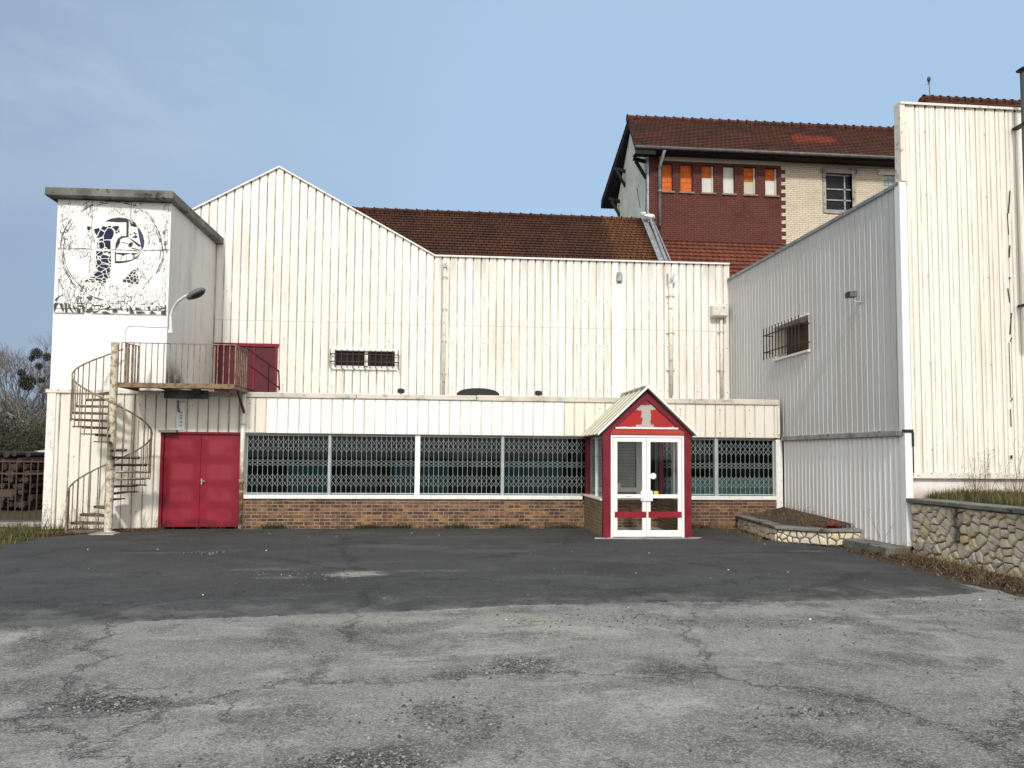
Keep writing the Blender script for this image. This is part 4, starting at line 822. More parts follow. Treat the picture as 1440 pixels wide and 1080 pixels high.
# flue pipe
fx = oY(1442, 200, 11.6).x; zt = oY(1438, 97, 11.6).z
fp = thing('flue_pipe', 'dark metal flue pipe with a cap standing before the white front', 'flue', (fx, 11.6, 3.5))
b = MB(); b.tube([(fx, 11.6, 3.6), (fx, 11.6, zt-.05)], .05, 12); b.build('flue_tube', M['finial_metal'], fp, smooth=True)
b = MB(); b.tube([(fx, 11.6, zt-.02), (fx, 11.6, zt+.04)], [.11, .02], 12); [b.beam((fx+.04*s_, 11.6, zt-.06), (fx+.05*s_, 11.6, zt-.01), .01) for s_ in (-1, 1)]; b.build('flue_cap', M['black_plastic'], fp)
b = MB(); [b.box(fx-.055, fx+.055, 11.54, 11.83, z_, z_+.03) for z_ in (7.3, 4.2)]; b.build('bracket', M['black_plastic'], fp)

# ------------------------------------------------------------------ walls at the right
def vcells(w_, h_, n_, seed, gx=1.):
    r = random.Random(seed); pts = []
    while len(pts) < n_:
        best = None
        for _ in range(7):
            p = (r.uniform(0, w_), r.uniform(0, h_)); d = min([(p[0]-q[0])**2+((p[1]-q[1])*gx)**2 for q in pts] or [9])
            if best is None or d > best[0]: best = (d, p)
        pts.append(best[1])
    cells = []
    for i, p in enumerate(pts):
        c = [(0, 0), (w_, 0), (w_, h_), (0, h_)]
        for q in sorted(pts, key=lambda q: (q[0]-p[0])**2+(q[1]-p[1])**2)[1:16]:
            mx, my = (p[0]+q[0])/2, (p[1]+q[1])/2; nx, ny = q[0]-p[0], q[1]-p[1]; o_ = []
            for a, e in zip(c, c[1:]+c[:1]):
                da = (a[0]-mx)*nx+(a[1]-my)*ny; de = (e[0]-mx)*nx+(e[1]-my)*ny
                if da <= 0: o_.append(a)
                if da*de < 0: t = da/(da-de); o_.append((a[0]+(e[0]-a[0])*t, a[1]+(e[1]-a[1])*t))
            c = o_
            if len(c) < 3: break
        if len(c) >= 3: cells.append(c)
    return cells
def rubble(mb, cells, place, seed, dep=.05):
    r = random.Random(seed)
    for c in cells:
        cx_ = sum(p[0] for p in c)/len(c); cy_ = sum(p[1] for p in c)/len(c); t = min(1, max(0, r.gauss(.5, .27)))
        fine = []
        for a, e in zip(c, c[1:]+c[:1]):
            fine.append(a)
            if math.dist(a, e) > .06: fine.append(((a[0]+e[0])/2+r.uniform(-.006, .006), (a[1]+e[1])/2+r.uniform(-.006, .006)))
        size = max(math.dist(p, (cx_, cy_)) for p in c); dd = dep*r.uniform(.7, 1.2); rings = []
        for (sh, d) in ((.012, 0), (.018, dd*.6), (.034, dd), ):
            k = max(.2, 1-sh/size*1.3); rings.append([(cx_+(p[0]-cx_)*k, cy_+(p[1]-cy_)*k, d*r.uniform(.9, 1.1) if d else 0) for p in fine])
        n_ = len(fine); vs = [place(*p) for rg in rings for p in rg]+[place(cx_, cy_, dd*1.1)]
        fs = [(j*n_+i, j*n_+(i+1) % n_, (j+1)*n_+(i+1) % n_, (j+1)*n_+i) for j in range(2) for i in range(n_)]+[(2*n_+i, 2*n_+(i+1) % n_, 3*n_) for i in range(n_)]
        mb.add(vs, fs, t)
RW = thing('retaining_wall', 'rubble stone retaining wall with concrete coping under the grass bank', 'stone wall', (7.75, 9, 0))
b = bx(7.76, 8.0, 4.0, 11.80, -.03, .86); b.build('wall_core', M['mortar'], RW)
b = MB(); rubble(b, vcells(7.8, .88, 300, 3, 1.6), lambda u, v, d: (7.758-d, 11.79-u, v-.02), 4); b.build('stone_facing', M['stone'], RW)
b = MB(); y_ = 11.82
while y_ > 4: L_ = rnd.uniform(.8, 1.3); b.box(7.64+rnd.uniform(-.01, .01), 8.06, max(4, y_-L_)+.008, y_, .87, .945+rnd.uniform(-.006, .006)); y_ -= L_
b.build('coping', M['dark_concrete'], RW, bevel=.012)
b = MB(); N_ = 24
for i in range(N_):
    for j in range(10):
        x0, x1 = 8.0+i*.5, 8.0+(i+1)*.5; y0, y1 = 3.5+j*.84, 3.5+(j+1)*.84; z = lambda x, y: .90+.05*math.sin(x*2.1+y)*math.sin(y*1.3)+.06*min(1, max(0, (x-8)/.6))*max(0, (y-9))/3
        b.poly((x0, y0, z(x0, y0)), (x1, y0, z(x1, y0)), (x1, y1, z(x1, y1)), (x0, y1, z(x0, y1)))
b.build('bank_ground', M['ground_dirt'])['kind'] = 'structure'
def blades(name, n_, pos, h, mat, w_=.006, lean=.35, seed=1, seg=2, tones=(0, 1)):
    r = random.Random(seed); b = MB()
    for _ in range(n_):
        x_, y_, z_ = pos(r); hh = r.uniform(*h); a = r.uniform(0, 6.28); l = r.uniform(0, lean)*hh; ww = w_*r.uniform(.6, 1.3); ca, sa = math.cos(a), math.sin(a); pa = a+r.uniform(1, 2); dx, dy = math.cos(pa)*ww/2, math.sin(pa)*ww/2
        p = [(x_, y_, z_), (x_+ca*l*.35, y_+sa*l*.35, z_+hh*.6), (x_+ca*l, y_+sa*l, z_+hh*r.uniform(.8, 1))]; t = r.uniform(*tones)
        b.add([(p[0][0]-dx, p[0][1]-dy, p[0][2]), (p[0][0]+dx, p[0][1]+dy, p[0][2]), (p[1][0]+dx*.8, p[1][1]+dy*.8, p[1][2]), (p[1][0]-dx*.8, p[1][1]-dy*.8, p[1][2]), p[2]], [(0, 1, 2, 3), (3, 2, 4)], t)
    return b.build(name, M[mat])
def bank(r):
    while True:
        x_, y_ = 7.98+abs(r.gauss(0, 1.0)), 11.8-r.random()**1.2*6
        if math.sin(x_*3.1+1)*math.sin(y_*2.7)+r.random() > .15: return x_, y_, .90+.06*min(1, max(0, (x_-8)/.6))*max(0, y_-9)/3
tag(blades('grass', 15000, bank, (.04, .19), 'grass', .008, .8, 5, tones=(0, 1)), 'green grass on the bank above the stone wall', 'grass', kind='stuff')
tag(blades('dry_grass', 5000, bank, (.04, .26), 'dry', .006, 1.1, 25), 'straw-coloured dry blades among the grass on the bank', 'grass', kind='stuff')
tag(blades('grass', 5000, lambda r: (lambda p: (p[0], p[1], -.03))((r.uniform(-10.5, -7.35)+r.gauss(0, .05), r.uniform(11.5, 16.8))), (.05, .2), 'grass', .009, .6, 6), 'rough grass beside the rusty fence', 'grass', kind='stuff')
# dry weeds
def stalks(name, plants, label, mat='dry', seed=2, kind='stuff', cat='weeds'):
    r = random.Random(seed); b = MB()
    for (x_, y_, z_, hh, n_, sp) in plants:
        for _ in range(n_):
            a = r.uniform(0, 6.28); d = Vector((math.cos(a)*sp*r.random(), math.sin(a)*sp*r.random()*.6, 1)).normalized(); p = Vector((x_+r.uniform(-.06, .06), y_+r.uniform(-.06, .06), z_)); L_ = hh*r.uniform(.5, 1); t = r.random(); pts = [p]
            for k in range(4): d = (d+Vector((r.uniform(-.15, .15), r.uniform(-.15, .15), r.uniform(-.05, .1)))).normalized(); p = p+d*L_/4; pts.append(p)
            b.tube(pts, [.0035, .003, .0025, .002, .001], 3, False, t)
            for _ in range(r.randint(2, 5)):
                q = pts[r.randint(2, 4)]; e = Vector((r.uniform(-1, 1), r.uniform(-1, 1), r.uniform(.1, 1))).normalized()*L_*.16; b.tube([q, q+e*.6, q+e], [.002, .0015, .001], 3, False, t)
    return tag(b.build(name, M[mat]), label, cat, kind=kind)
r = random.Random(21)
stalks('dry_stalks', [(r.uniform(8.3, 10.4), r.uniform(11.0, 11.7), .93, r.uniform(.45, 1.0), r.randint(3, 6), .55) for _ in range(16)]+[(9.3, 11.4, .93, 1.35, 5, .4), (8.9, 11.5, .93, 1.1, 5, .5), (9.9, 11.3, .93, 1.2, 6, .5)], 'tall dry grass stalks against the white panel front', seed=3)
stalks('dry_weeds', [(7.45+r.gauss(0, .14)-.2*(11.8-y)/3, y, -.03, r.uniform(.12, .34), 8, 1.1) for y in [r.uniform(6.5, 11.8) for _ in range(110)]], 'brown dry weeds along the foot of the stone wall', seed=4)
stalks('dry_weeds', [(r.uniform(-8.15, -7.1), r.uniform(15.6, 16.3), -.02, r.uniform(.15, .75), 7, .8) for _ in range(16)]+[(-6.2, 16.25, -.01, .45, 6, .8), (-6.0, 16.3, -.01, .35, 6, .8)], 'bare brown weeds at the foot of the left wall by the stair', seed=5)
stalks('dry_weeds', [(r.uniform(6.65, 7.55), r.uniform(13.6, 16.2), .27, r.uniform(.1, .4), 9, 1.) for _ in range(40)]+[(7.55, 12.4, .2, .6, 4, 1.)], 'dead brown weeds in the low planter', seed=6)
stalks('dry_weeds', [(r.uniform(4.95, 6.2), 16.3+r.uniform(-.15, .02), 0, r.uniform(.1, .3), 8, 1.) for _ in range(16)]+[(r.uniform(5.9, 6.3), r.uniform(13.6, 16.2), 0, r.uniform(.08, .25), 8, 1.1) for _ in range(30)], 'brown weeds round the low planter and right window base', seed=7)
stalks('dry_weeds', [(r.uniform(-4.2, 3.0), 16.34, .0, r.uniform(.05, .2), 5, 1.2) for _ in range(46)]+[(r.uniform(-5.9, -4.3), 16.34, 0, .1, 4, 1.2) for _ in range(10)], 'sparse weeds along the brick base and red door', seed=8)
blades('weed_tufts', 2600, lambda r: (r.gauss(r.choice((-3.6, -1.6, -.9, .3, 1.5, 2.7, 5.3, 5.6)), .16), 16.33-abs(r.gauss(0, .05)), 0), (.03, .13), 'bush', .012, .9, 9)
tag(bpy.data.objects['weed_tufts'], 'dark green weed tufts at the foot of the brick base', 'weeds', kind='stuff')
blades('ground_litter', 9000, lambda r: (lambda y: (7.72-abs(r.gauss(0, .33))-.16*max(0, 11-y)*.4, y, .0))(r.uniform(6, 12.6)), (.01, .05), 'leaf_litter', .016, 2.5, 10)
tag(bpy.data.objects['ground_litter'], 'brown leaf litter along the stone wall', 'leaf litter', kind='stuff')
blades('ground_litter', 5000, lambda r: (lambda u: (-8.4+u*2.6, 15.0+u*1.2+r.gauss(0, .22), .0))(r.random()), (.01, .045), 'leaf_litter', .016, 2.5, 12)
tag([o for o in bpy.data.objects if o.name.startswith('ground_litter.')][0], 'brown leaf litter at the asphalt edge below the stair', 'leaf litter', kind='stuff')
sheet('verge_soil', jag([(-8.3, 16.39), (-9.2, 14.9), (-7.9, 14.6), (-7.35, 14.5), (-7.0, 15.1), (-6.5, 15.8), (-5.9, 16.2), (-4.3, 16.3), (3.0, 16.34), (3.0, 16.39), (-8.3, 16.39)], .15, .02, 15), -.012, 'soil')
sheet('verge_soil', jag([(7.8, 13.0), (6.8, 13.0), (6.7, 11.5), (6.55, 9.6), (6.7, 8.5), (6.65, 6.4), (7.1, 4.0), (7.8, 4.0), (7.8, 13.0)], .15, .02, 16), -.012, 'soil')
# planter and kerb
pl = thing('planter_wall', 'low stone planter with concrete coping at the foot of the grey flank', 'planter', (6.6, 14, 0))
out = [(6.55, 16.36), (6.27, 13.75), (6.95, 13.15), (7.66, 13.15)]; inn = [(6.85, 16.36), (6.58, 13.90), (7.07, 13.45), (7.66, 13.45)]
b = MB()
for i in range(3): b.hexa([(*out[i], .235), (*out[i+1], .235), (*inn[i+1], .235), (*inn[i], .235)], [(*out[i], .295), (*out[i+1], .295), (*inn[i+1], .295), (*inn[i], .295)])
b.build('coping', M['dark_concrete'], pl, bevel=.01)
b = MB(); o2 = [(x+.06, y+.05) for x, y in out]; i2 = [(x-.06, y-.02) for x, y in inn]; o2[3] = (7.66, 13.2); i2[3] = (7.66, 13.42); o2[0] = (6.61, 16.36); i2[0] = (6.79, 16.36)
for i in range(3): b.hexa([(*o2[i], -.02), (*o2[i+1], -.02), (*i2[i+1], -.02), (*i2[i], -.02)], [(*o2[i], .234), (*o2[i+1], .234), (*i2[i+1], .234), (*i2[i], .234)])
b.build('planter_core', M['mortar'], pl)
b = MB()
for i, nn in ((0, 44), (1, 16), (2, 10)):
    a, c = Vector(o2[i]), Vector(o2[i+1]); L_ = (c-a).length; d_ = (c-a)/L_; nr = Vector((d_.y, -d_.x)) if i else Vector((-1, 0)); nr = Vector((d_.y, -d_.x)); nr = nr if nr.dot(Vector((-1, -1))) > 0 else -nr
    rubble(b, vcells(L_, .24, nn, 30+i), lambda u, v, d, a=a, d_=d_, nr=nr: (a.x+d_.x*u+nr.x*d, a.y+d_.y*u+nr.y*d, v-.01), 31+i, .035)
b.build('stone_facing', M['stone'], pl)
b = MB(); b.poly((6.8, 16.36, .28), (6.6, 13.9, .27), (7.08, 13.45, .27), (7.66, 13.45, .36), (7.66, 16.36, .48)); b.build('planter_soil', M['soil'], pl)
b = MB(); b.box(7.27, 7.70, 11.78, 13.14, -.03, .135); b.box(7.655, 7.70, 13.15, 16.36, -.03, .118)
tag(b.build('concrete_kerb', M['dark_concrete'], bevel=.02), 'mossy concrete kerb under the corrugated white cladding', 'kerb')
b = MB(); r = random.Random(5)
for i in range(16):
    p = Vector((7.25+r.gauss(0, .09), 13.42+r.gauss(0, .12), .33+r.uniform(0, .05))); d = Vector((r.uniform(-1, 1), r.uniform(-1, 1), r.uniform(-.3, .3))).normalized()*.07; b.beam(p-d, p+d, .07, .02, t=r.random())
tag(b.build('tile_rubble', M['brick_bits']), 'small heap of broken red roof tiles on the planter coping', 'rubble', kind='stuff')
# loose gravel and scraps on the yard
def chips(name, n_, pos, s_, mat, label, seed, cat='gravel'):
    r = random.Random(seed); b = MB()
    for _ in range(n_):
        x_, y_ = pos(r); z_ = .008 if y_ > 8.3 else 0; q = r.uniform(*s_); a = r.uniform(0, 6.28); ca, sa = math.cos(a)*q, math.sin(a)*q; k = r.uniform(.5, 1)
        b.add([(x_+ca, y_+sa, z_), (x_-sa*k, y_+ca*k, z_), (x_-ca, y_-sa, z_), (x_+sa*k, y_-ca*k, z_), (x_+r.uniform(-.3, .3)*q, y_+r.uniform(-.3, .3)*q, z_+q*r.uniform(.5, 1))], [(0, 1, 4), (1, 2, 4), (2, 3, 4), (3, 0, 4)], r.random())
    return tag(b.build(name, M[mat]), label, cat, kind='stuff')
cl = [(-2.1, 5.05, .22, .16), (.64, 5.72, .25, .18), (-.4, 4.02, .3, .12), (.0, 4.7, .35, .3), (1.8, 7.3, .8, .3), (3.2, 7.0, .9, .4), (-3.75, 12.4, .3, .14), (2.3, 4.6, .3, .1), (-1.8, 10.0, .6, .3), (5.4, 7.6, .7, .5)]
def gp(r):
    if r.random() < .22: return r.uniform(-4, 6.5), 3.3+8*r.random()**1.5
    c_ = r.choice(cl); return r.gauss(c_[0], c_[2]*.7), r.gauss(c_[1], c_[3]*.7)
chips('gravel', 2600, gp, (.004, .016), 'gravel', 'loose gravel scattered over the worn asphalt', 13)
chips('litter', 34, lambda r: (r.uniform(-6, 6.6), r.uniform(6.5, 15.5)), (.006, .022), 'litter', 'small pale scraps lying on the asphalt', 14, 'litter')

# ------------------------------------------------------------------ tiled buildings behind
def courses(mb, eL, eR, rL, rR, n_, lift=.035):
    eL, eR, rL, rR = map(Vector, (eL, eR, rL, rR)); nr = (eR-eL).cross(rL-eL).normalized(); nr = nr if nr.z > 0 else -nr
    for i in range(n_):
        a, c = i/n_, (i+1)/n_; l0, l1 = eL.lerp(rL, a)+nr*lift, eL.lerp(rL, c); q0, q1 = eR.lerp(rR, a)+nr*lift, eR.lerp(rR, c)
        mb.poly(l0, q0, q1, l1, t=(i % 7)/7); mb.poly(l1, q1, q1+nr*lift, l1+nr*lift)
        mb.poly(l0, l1, l1-nr*.03, l0-nr*.07); mb.poly(q0, q1, q1-nr*.03, q0-nr*.07)
def ridge(mb, a, c, r_=.13, step=.38):
    a, c = Vector(a), Vector(c); n_ = max(1, int((c-a).length/step))
    for i in range(n_):
        p, q = a.lerp(c, i/n_), a.lerp(c, (i+1)/n_); mb.tube([p, q], [r_, r_*.82], 8, True)
        mb.tube([p, p+(q-p)*.12], r_*1.18, 8, True)
th_ = thing('tiled_workshop', 'long workshop roof of dark brown tiles behind the white hall', 'building', (2, 22, 0))
RL, RRx = oY(420, 297, 27), oY(905, 308, 27); rz = 10.40; ez = 6.35; eY = 22.2
b = MB(); courses(b, (RL.x, eY, ez), (RRx.x-.35, eY, ez), (RL.x, 27, rz), (RRx.x-.05, 27, rz), 29); b.build('tile_roof', M['tile_brown'], th_)
b = MB(); ridge(b, (RL.x, 27, rz+.02), (RRx.x-.1, 27, rz+.02), .12); b.build('ridge_tiles', M['tile_brown'], th_)
b = MB(); b.hexa([(RL.x, 27.1, rz-.05), (RL.x, 32, ez), (RL.x, 32, 0), (RL.x, 22.5, 0), (RL.x, 22.5, ez)], [(7.2, 27.1, rz-.05), (7.2, 32, ez), (7.2, 32, 0), (7.2, 22.5, 0), (7.2, 22.5, ez)]); b.build('walls', M['brick_cream'], th_)
b = MB(); V0 = Vector((RRx.x+.02, 26.95, rz+.05)); V1 = Vector((RRx.x-.25, eY, ez+.08)); b.beam(V0, V1, .2, .03); b.tube([V0+Vector((.14, -.2, .05)), V0.lerp(V1, .5)+Vector((.14, 0, .08)), V1+Vector((.14, 0, .08))], .055, 8); b.tube([V0+Vector((.28, -.1, .0)), V1+Vector((.28, 0, .06))], .03, 8)
b.build('verge_flashing', M['zinc'], th_)
b = MB(); b.ball(V0+Vector((.12, -.3, .0)), .22, 10, 6, (1.1, .8, .5), .15); b.ball(V0+Vector((-.1, -.2, .14)), .12, 8, 5, (1.1, .8, .6), .2); b.build('flashing_sheet', M['infill_white'], th_)

BY = 27.0
bb = thing('brick_building', 'tall brick building, half dark red and half cream, under a red tiled roof', 'building', (12, BY, 0))
bX0 = 7.5; QX = 12.72; bX1 = 24.0; gz = 13.25
wp = [(931, 946), (957, 974), (987, 1004), (1017, 1033), (1046, 1063), (1076, 1093)]
wz1, wz0 = 12.66, 11.58
W_ = [(oY(a, 250, BY).x, oY(c, 250, BY).x) for a, c in wp]
b = MB(); dp = .22
xs = [bX0]+[v for w in W_ for v in w]+[QX]
for i in range(0, len(xs), 2): b.box(xs[i], xs[i+1], BY, BY+dp, wz0, wz1)
b.box(bX0, QX, BY, BY+dp, 0, wz0); b.box(bX0, W_[0][0], BY, BY+dp, wz1, 12.95); b.box(W_[0][0], QX, BY+.01, BY+dp, wz1, 12.75)
for k in range(18):
    z_ = 12.6-k*.3; b.box(QX, QX+.17, BY+.0, BY+dp, z_-.15, z_)
b.build('dark_brick_wall', M['brick_dark'], bb)
p, q = oY(1161, 243, BY), oY(1199, 297, BY); cx0, cx1, cz1, cz0 = p.x, q.x, p.z, q.z
p, q = oY(1243, 246, BY), oY(1275, 297, BY); gx0, gx1, gz1, gz0 = p.x, p.x+1.2, p.z, q.z
b = MB()
for (x0, x1, z0, z1) in ((QX+.0, cx0, 0, gz), (cx0, cx1, 0, cz0), (cx0, cx1, cz1, gz), (cx1, gx0, 0, gz), (gx0, gx1, 0, gz0), (gx0, gx1, gz1, gz), (gx1, bX1, 0, gz)): b.box(x0, x1, BY+.025, BY+dp, z0, z1)
b.box(bX0+.3, QX, BY+.025, BY+dp, 12.955, gz)
b.build('cream_brick_wall', M['brick_cream'], bb)
b = MB(); b.box(W_[0][0]-.1, QX+.15, BY-.015, BY+.02, 12.755, 12.99); b.build('frieze_band', M['infill_beige'], bb)
fills = ['o', 'o', 'ow', 'w', 'ob', 'ow']
for i, (x0, x1) in enumerate(W_):
    b = MB(); b.box(x0-.06, x1+.06, BY-.06, BY+.12, wz0-.06, wz0); s_ = b.build('narrow_window', M['sill_brown'], bb); f_ = fills[i]; zm = wz0+.58*(wz1-wz0)
    if f_ == 'ob': zm = wz0+.5*(wz1-wz0)
    if 'o' in f_:
        b = MB(); z_ = wz1 if 1 else 0
        lo = wz0 if f_ == 'o' else zm; zz_ = lo; k = 0
        while zz_ < wz1-.01:
            t_ = min(wz1, zz_+.2); xm = x0+(x1-x0)*(.35 if k % 2 else .62); b.box(x0, xm-.006, BY+.14, BY+.2, zz_+.005, t_-.005); b.box(xm+.006, x1, BY+.14, BY+.2, zz_+.005, t_-.005); zz_ += .2; k += 1
        b.build('block_infill', M['orange_block'], s_)
    if f_ != 'o':
        top_ = wz1 if f_ == 'w' else zm; b = bx(x0+.0, x1, BY+.12, BY+.16, wz0+.002, top_-.01); b.build('board_infill', M['infill_beige' if f_ == 'ob' else 'infill_white'], s_)
    if i in (2, 4, 5):
        b = bx(x1-.07, x1-.002, BY+.08, BY+.118, wz0+.003, wz1-.02); b.build('window_jamb', M['infill_beige'], s_)
b = MB(); b.box(cx0-.2, cx1+.22, BY-.03, BY+.1, cz1, cz1+.2); b.box(cx0-.12, cx0, BY-.02, BY+.2, cz0-.1, cz1); b.box(cx1, cx1+.12, BY-.02, BY+.2, cz0-.1, cz1); b.box(cx0, cx1, BY-.02, BY+.2, cz0-.12, cz0)
w = b.build('large_window', M['old_concrete'], bb)
b = MB(); [b.box(cx0, cx1, BY+.1, BY+.14, z_, z_+.05) for z_ in (cz0+.02, cz0+.42, cz0+.85, cz1-.06)]; b.box(cx1-.28, cx1-.22, BY+.1, BY+.14, cz0, cz1); b.build('sash', M['zinc'], w)
b = bx(cx0, cx1, BY+.145, BY+.16, cz0, cz1); b.build('pane', M['pane_dark'], w)
b = MB(); b.box(gx0-.25, gx1+.25, BY-.03, BY+.1, gz1, gz1+.22); w = b.build('glass_block_window', M['concrete_coping'], bb)
b = MB(); nx = 6; nz = 7
for i in range(nx):
    for j in range(nz): b.box(gx0+i*.2+.008, gx0+i*.2+.192, BY+.05, BY+.12, gz1-(j+1)*.2+.008, gz1-j*.2-.008)
b.build('glass_blocks', M['glass_block'], w)
b = bx(gx0, gx1, BY+.13, BY+.15, gz0, gz1); b.build('window_backing', M['dark'], w)
BD = 31.9
b = MB(); b.hexa([(bX0-.02, BY+.26, 0), (bX0-.02, BD, 0), (bX0-.02, BD, 12.7), (bX0-.02, 29.4, 15.1), (bX0-.02, BY+.26, 12.9)], [(bX0+.3, BY+.26, 0), (bX0+.3, BD, 0), (bX0+.3, BD, 12.7), (bX0+.3, 29.4, 15.1), (bX0+.3, BY+.26, 12.9)]); b.build('gable_wall', M['board_beige'], bb)
b = MB(); b.box(bX0-.03, bX0+.04, BY-.03, BY+.255, 0, 12.9); b.build('corner_board', M['zinc'], bb)
# roof
p = oY(888, 167, 29.4); RZ = p.z; e0 = oY(893, 207, 26.4); EZ2 = e0.z; x0 = 6.85
b = MB(); courses(b, (x0, 26.35, EZ2), (bX1, 26.35, EZ2+.05), (7.35, 29.4, RZ), (bX1, 29.4, RZ+.05), 19); courses(b, (bX1, 32.4, EZ2), (x0, 32.4, EZ2), (bX1, 29.4, RZ+.05), (7.35, 29.4, RZ), 19); b.build('tile_roof', M['tile_red'], bb)
b = MB(); ridge(b, (7.3, 29.4, RZ+.02), (bX1, 29.4, RZ+.07), .14); b.build('ridge_tiles', M['tile_red'], bb)
b = MB(); b.poly((x0+.1, 26.4, EZ2-.12), (bX1, 26.4, EZ2-.12), (bX1, BY+.2, EZ2-.03), (x0+.1, BY+.2, EZ2-.03)); 
pass
for (y0, z0, y1, z1) in ((26.3, EZ2-.02, 29.4, RZ-.05), (32.45, EZ2-.02, 29.4, RZ-.05)):
    xa = lambda z_: x0+(7.35-x0)*(z_-EZ2)/(RZ-EZ2)
    b.hexa([(xa(z0)+.02, y0, z0-.26), (xa(z0)+.02, y0, z0-.05), (bX0+.1, y0, z0-.05), (bX0+.1, y0, z0-.26)], [(xa(z1)+.02, y1, z1-.26), (xa(z1)+.02, y1, z1-.05), (bX0+.1, y1, z1-.05), (bX0+.1, y1, z1-.26)])
for y_, z_ in ((31.4, EZ2-.2), (30.4, EZ2+.75), (27.2, EZ2-.1)): b.beam((x0+.15, y_, z_), (bX0, y_, z_-.1), .12); b.beam((x0+.25, y_, z_-.1), (bX0, y_, z_-.75), .1)
b.build('eaves_timber', M['dark_wall'], bb)
b = MB(); n_ = 16; pr = [(26.28+.09*math.cos(math.pi+math.pi*i/8), .09*math.sin(math.pi+math.pi*i/8)) for i in range(9)]
b.tube([(x0-.02, 26.27, EZ2-.03), (bX1, 26.27, EZ2+.02)], .065, 8); b.build('gutter', M['gutter_zinc'], bb, smooth=True)
dx = oY(928, 260, BY-.1).x; b = MB(); b.tube([(dx, 26.3, EZ2-.1), (dx, BY-.09, EZ2-.5), (dx, BY-.09, 10.2)], .06, 10); b.tube([(dx, BY-.09, 11.5), (dx, BY-.09, 11.58)], .075, 10); b.build('downpipe', M['zinc'], bb, smooth=True)
b = MB(); courses(b, (7.2, 22.4, 6.2), (18, 22.4, 6.2), (7.9, 26.98, 9.65), (18, 26.98, 9.65), 16, .06); b.build('lean_to_roof', M['tile_lean'], bb)
b = MB(); b.tube([(7.2, BY-.05, 10.9), (7.48, BY+1.5, 12.2)], .012, 5); b.build('cable', M['dark'], bb)
# taller hipped roof at the right
TYR = 37.0; hp_ = oY(1298, 139, TYR); hb = thing('tall_house', 'taller house with only its red ridge showing above the white front', 'building', (27, TYR, 0))
HZ = hp_.z; hx0 = hp_.x; hx1 = 46.; ez_ = HZ-4.2; y0, y1 = TYR-4.6, TYR+4.6; xf = hx0-4.0
b = MB(); courses(b, (xf, y0, ez_), (hx1, y0, ez_), (hx0, TYR, HZ), (hx1, TYR, HZ), 22); courses(b, (xf, y1, ez_), (xf, y0, ez_), (hx0, TYR, HZ), (hx0+.01, TYR, HZ), 22); b.build('hipped_roof', M['tile_red'], hb)
b = MB(); ridge(b, (hx0, TYR, HZ+.02), (hx1, TYR, HZ+.02), .19, .45); ridge(b, (xf, y0, ez_+.02), (hx0, TYR, HZ+.02), .16, .45); b.build('ridge_tiles', M['tile_red'], hb)
b = MB(); b.tube([(hx0+.4, TYR, HZ+.1), (hx0+.36, TYR, HZ+1.2)], .02, 6); b.ball((hx0+.36, TYR, HZ+1.1), .12, 8, 6, (.8, .8, 1.3)); b.ball((hx0+.36, TYR, HZ+.9), .05, 8, 5); b.tube([(hx0+.1, TYR, HZ+.82), (hx0+.36, TYR, HZ+.8)], .009, 5); b.build('finial', M['finial_metal'], hb)
b = bx(xf+.3, hx1, y0+.4, y1-.4, 0, ez_-.05); b.build('walls', M['brick_cream'], hb)

# ------------------------------------------------------------------ left edge: fence, shed, trees
FY = 17.0
fe = thing('steel_fence', 'rusty brown vertical bar fence left of the white building', 'fence', (-10, FY, 0))
b = MB()
for i in range(34): b.tube([(-8.42-i*.145, FY, .12), (-8.42-i*.145, FY, 1.40)], .014, 6)
b.build('bars', M['rust_fence'], fe)
b = MB()
for z_ in (.13, 1.12, 1.38): b.beam((-8.34, FY, z_), (-13.4, FY, z_), .03, .035)
b.build('rails', M['rust_fence'], fe)
for x_ in (-8.5, -10.9, -13.3):
    b = bx(x_-.035, x_+.035, FY-.035, FY+.035, -.03, 1.5); b.build('post', M['rust_fence'], fe)
b = bx(-9.75, -9.2, FY-.03, FY-.018, .62, .78); b.build('sign_plate', M['rust_fence'], fe)
b = bx(-13.5, -8.33, FY+.02, FY+.2, -.03, .10); tag(b.build('fence_footing', M['old_concrete'], bevel=.01), 'low concrete footing strip behind the rusty bars', 'footing')
b = MB(); r = random.Random(41)
LXE = oY(36, 650, 21.5).x
for j in range(9):
    for i in range(26):
        x_ = LXE-i*.2+(.1 if j % 2 else 0)+r.uniform(-.04, .04); b.tube([(x_, 21.5+r.uniform(-.2, .2), .15+j*.17), (x_+r.uniform(-.02, .02), 23.2, .15+j*.17)], r.uniform(.045, .10), 7, True, r.random())
tag(b.build('log_pile', M['log_dark']), 'dark stacked log pile seen through the rusty fence', 'log pile')
sh = thing('garden_shed', 'brown wooden shed with pale roof edge behind the fence corner', 'shed', (-11.7, 24.5, 0))
p = oY(60, 638, 24.5)
b = MB(); [b.box(p.x-.55+i*.16, p.x-.55+i*.16+.15, 24.5, 24.55+.01*(i % 2), 0, p.z-.08) for i in range(14)]; b.box(p.x-.55, p.x+1.7, 24.57, 26.4, 0, p.z-.09); b.build('wall', M['wood'], sh)
b = MB(); b.hexa([(p.x-.75, 24.2, p.z-.07), (p.x+1.9, 24.2, p.z-.07), (p.x+1.9, 26.6, p.z+.1), (p.x-.75, 26.6, p.z+.1)], [(p.x-.75, 24.2, p.z-.01), (p.x+1.9, 24.2, p.z-.01), (p.x+1.9, 26.6, p.z+.16), (p.x-.75, 26.6, p.z+.16)]); b.build('roof', M['infill_beige'], sh)

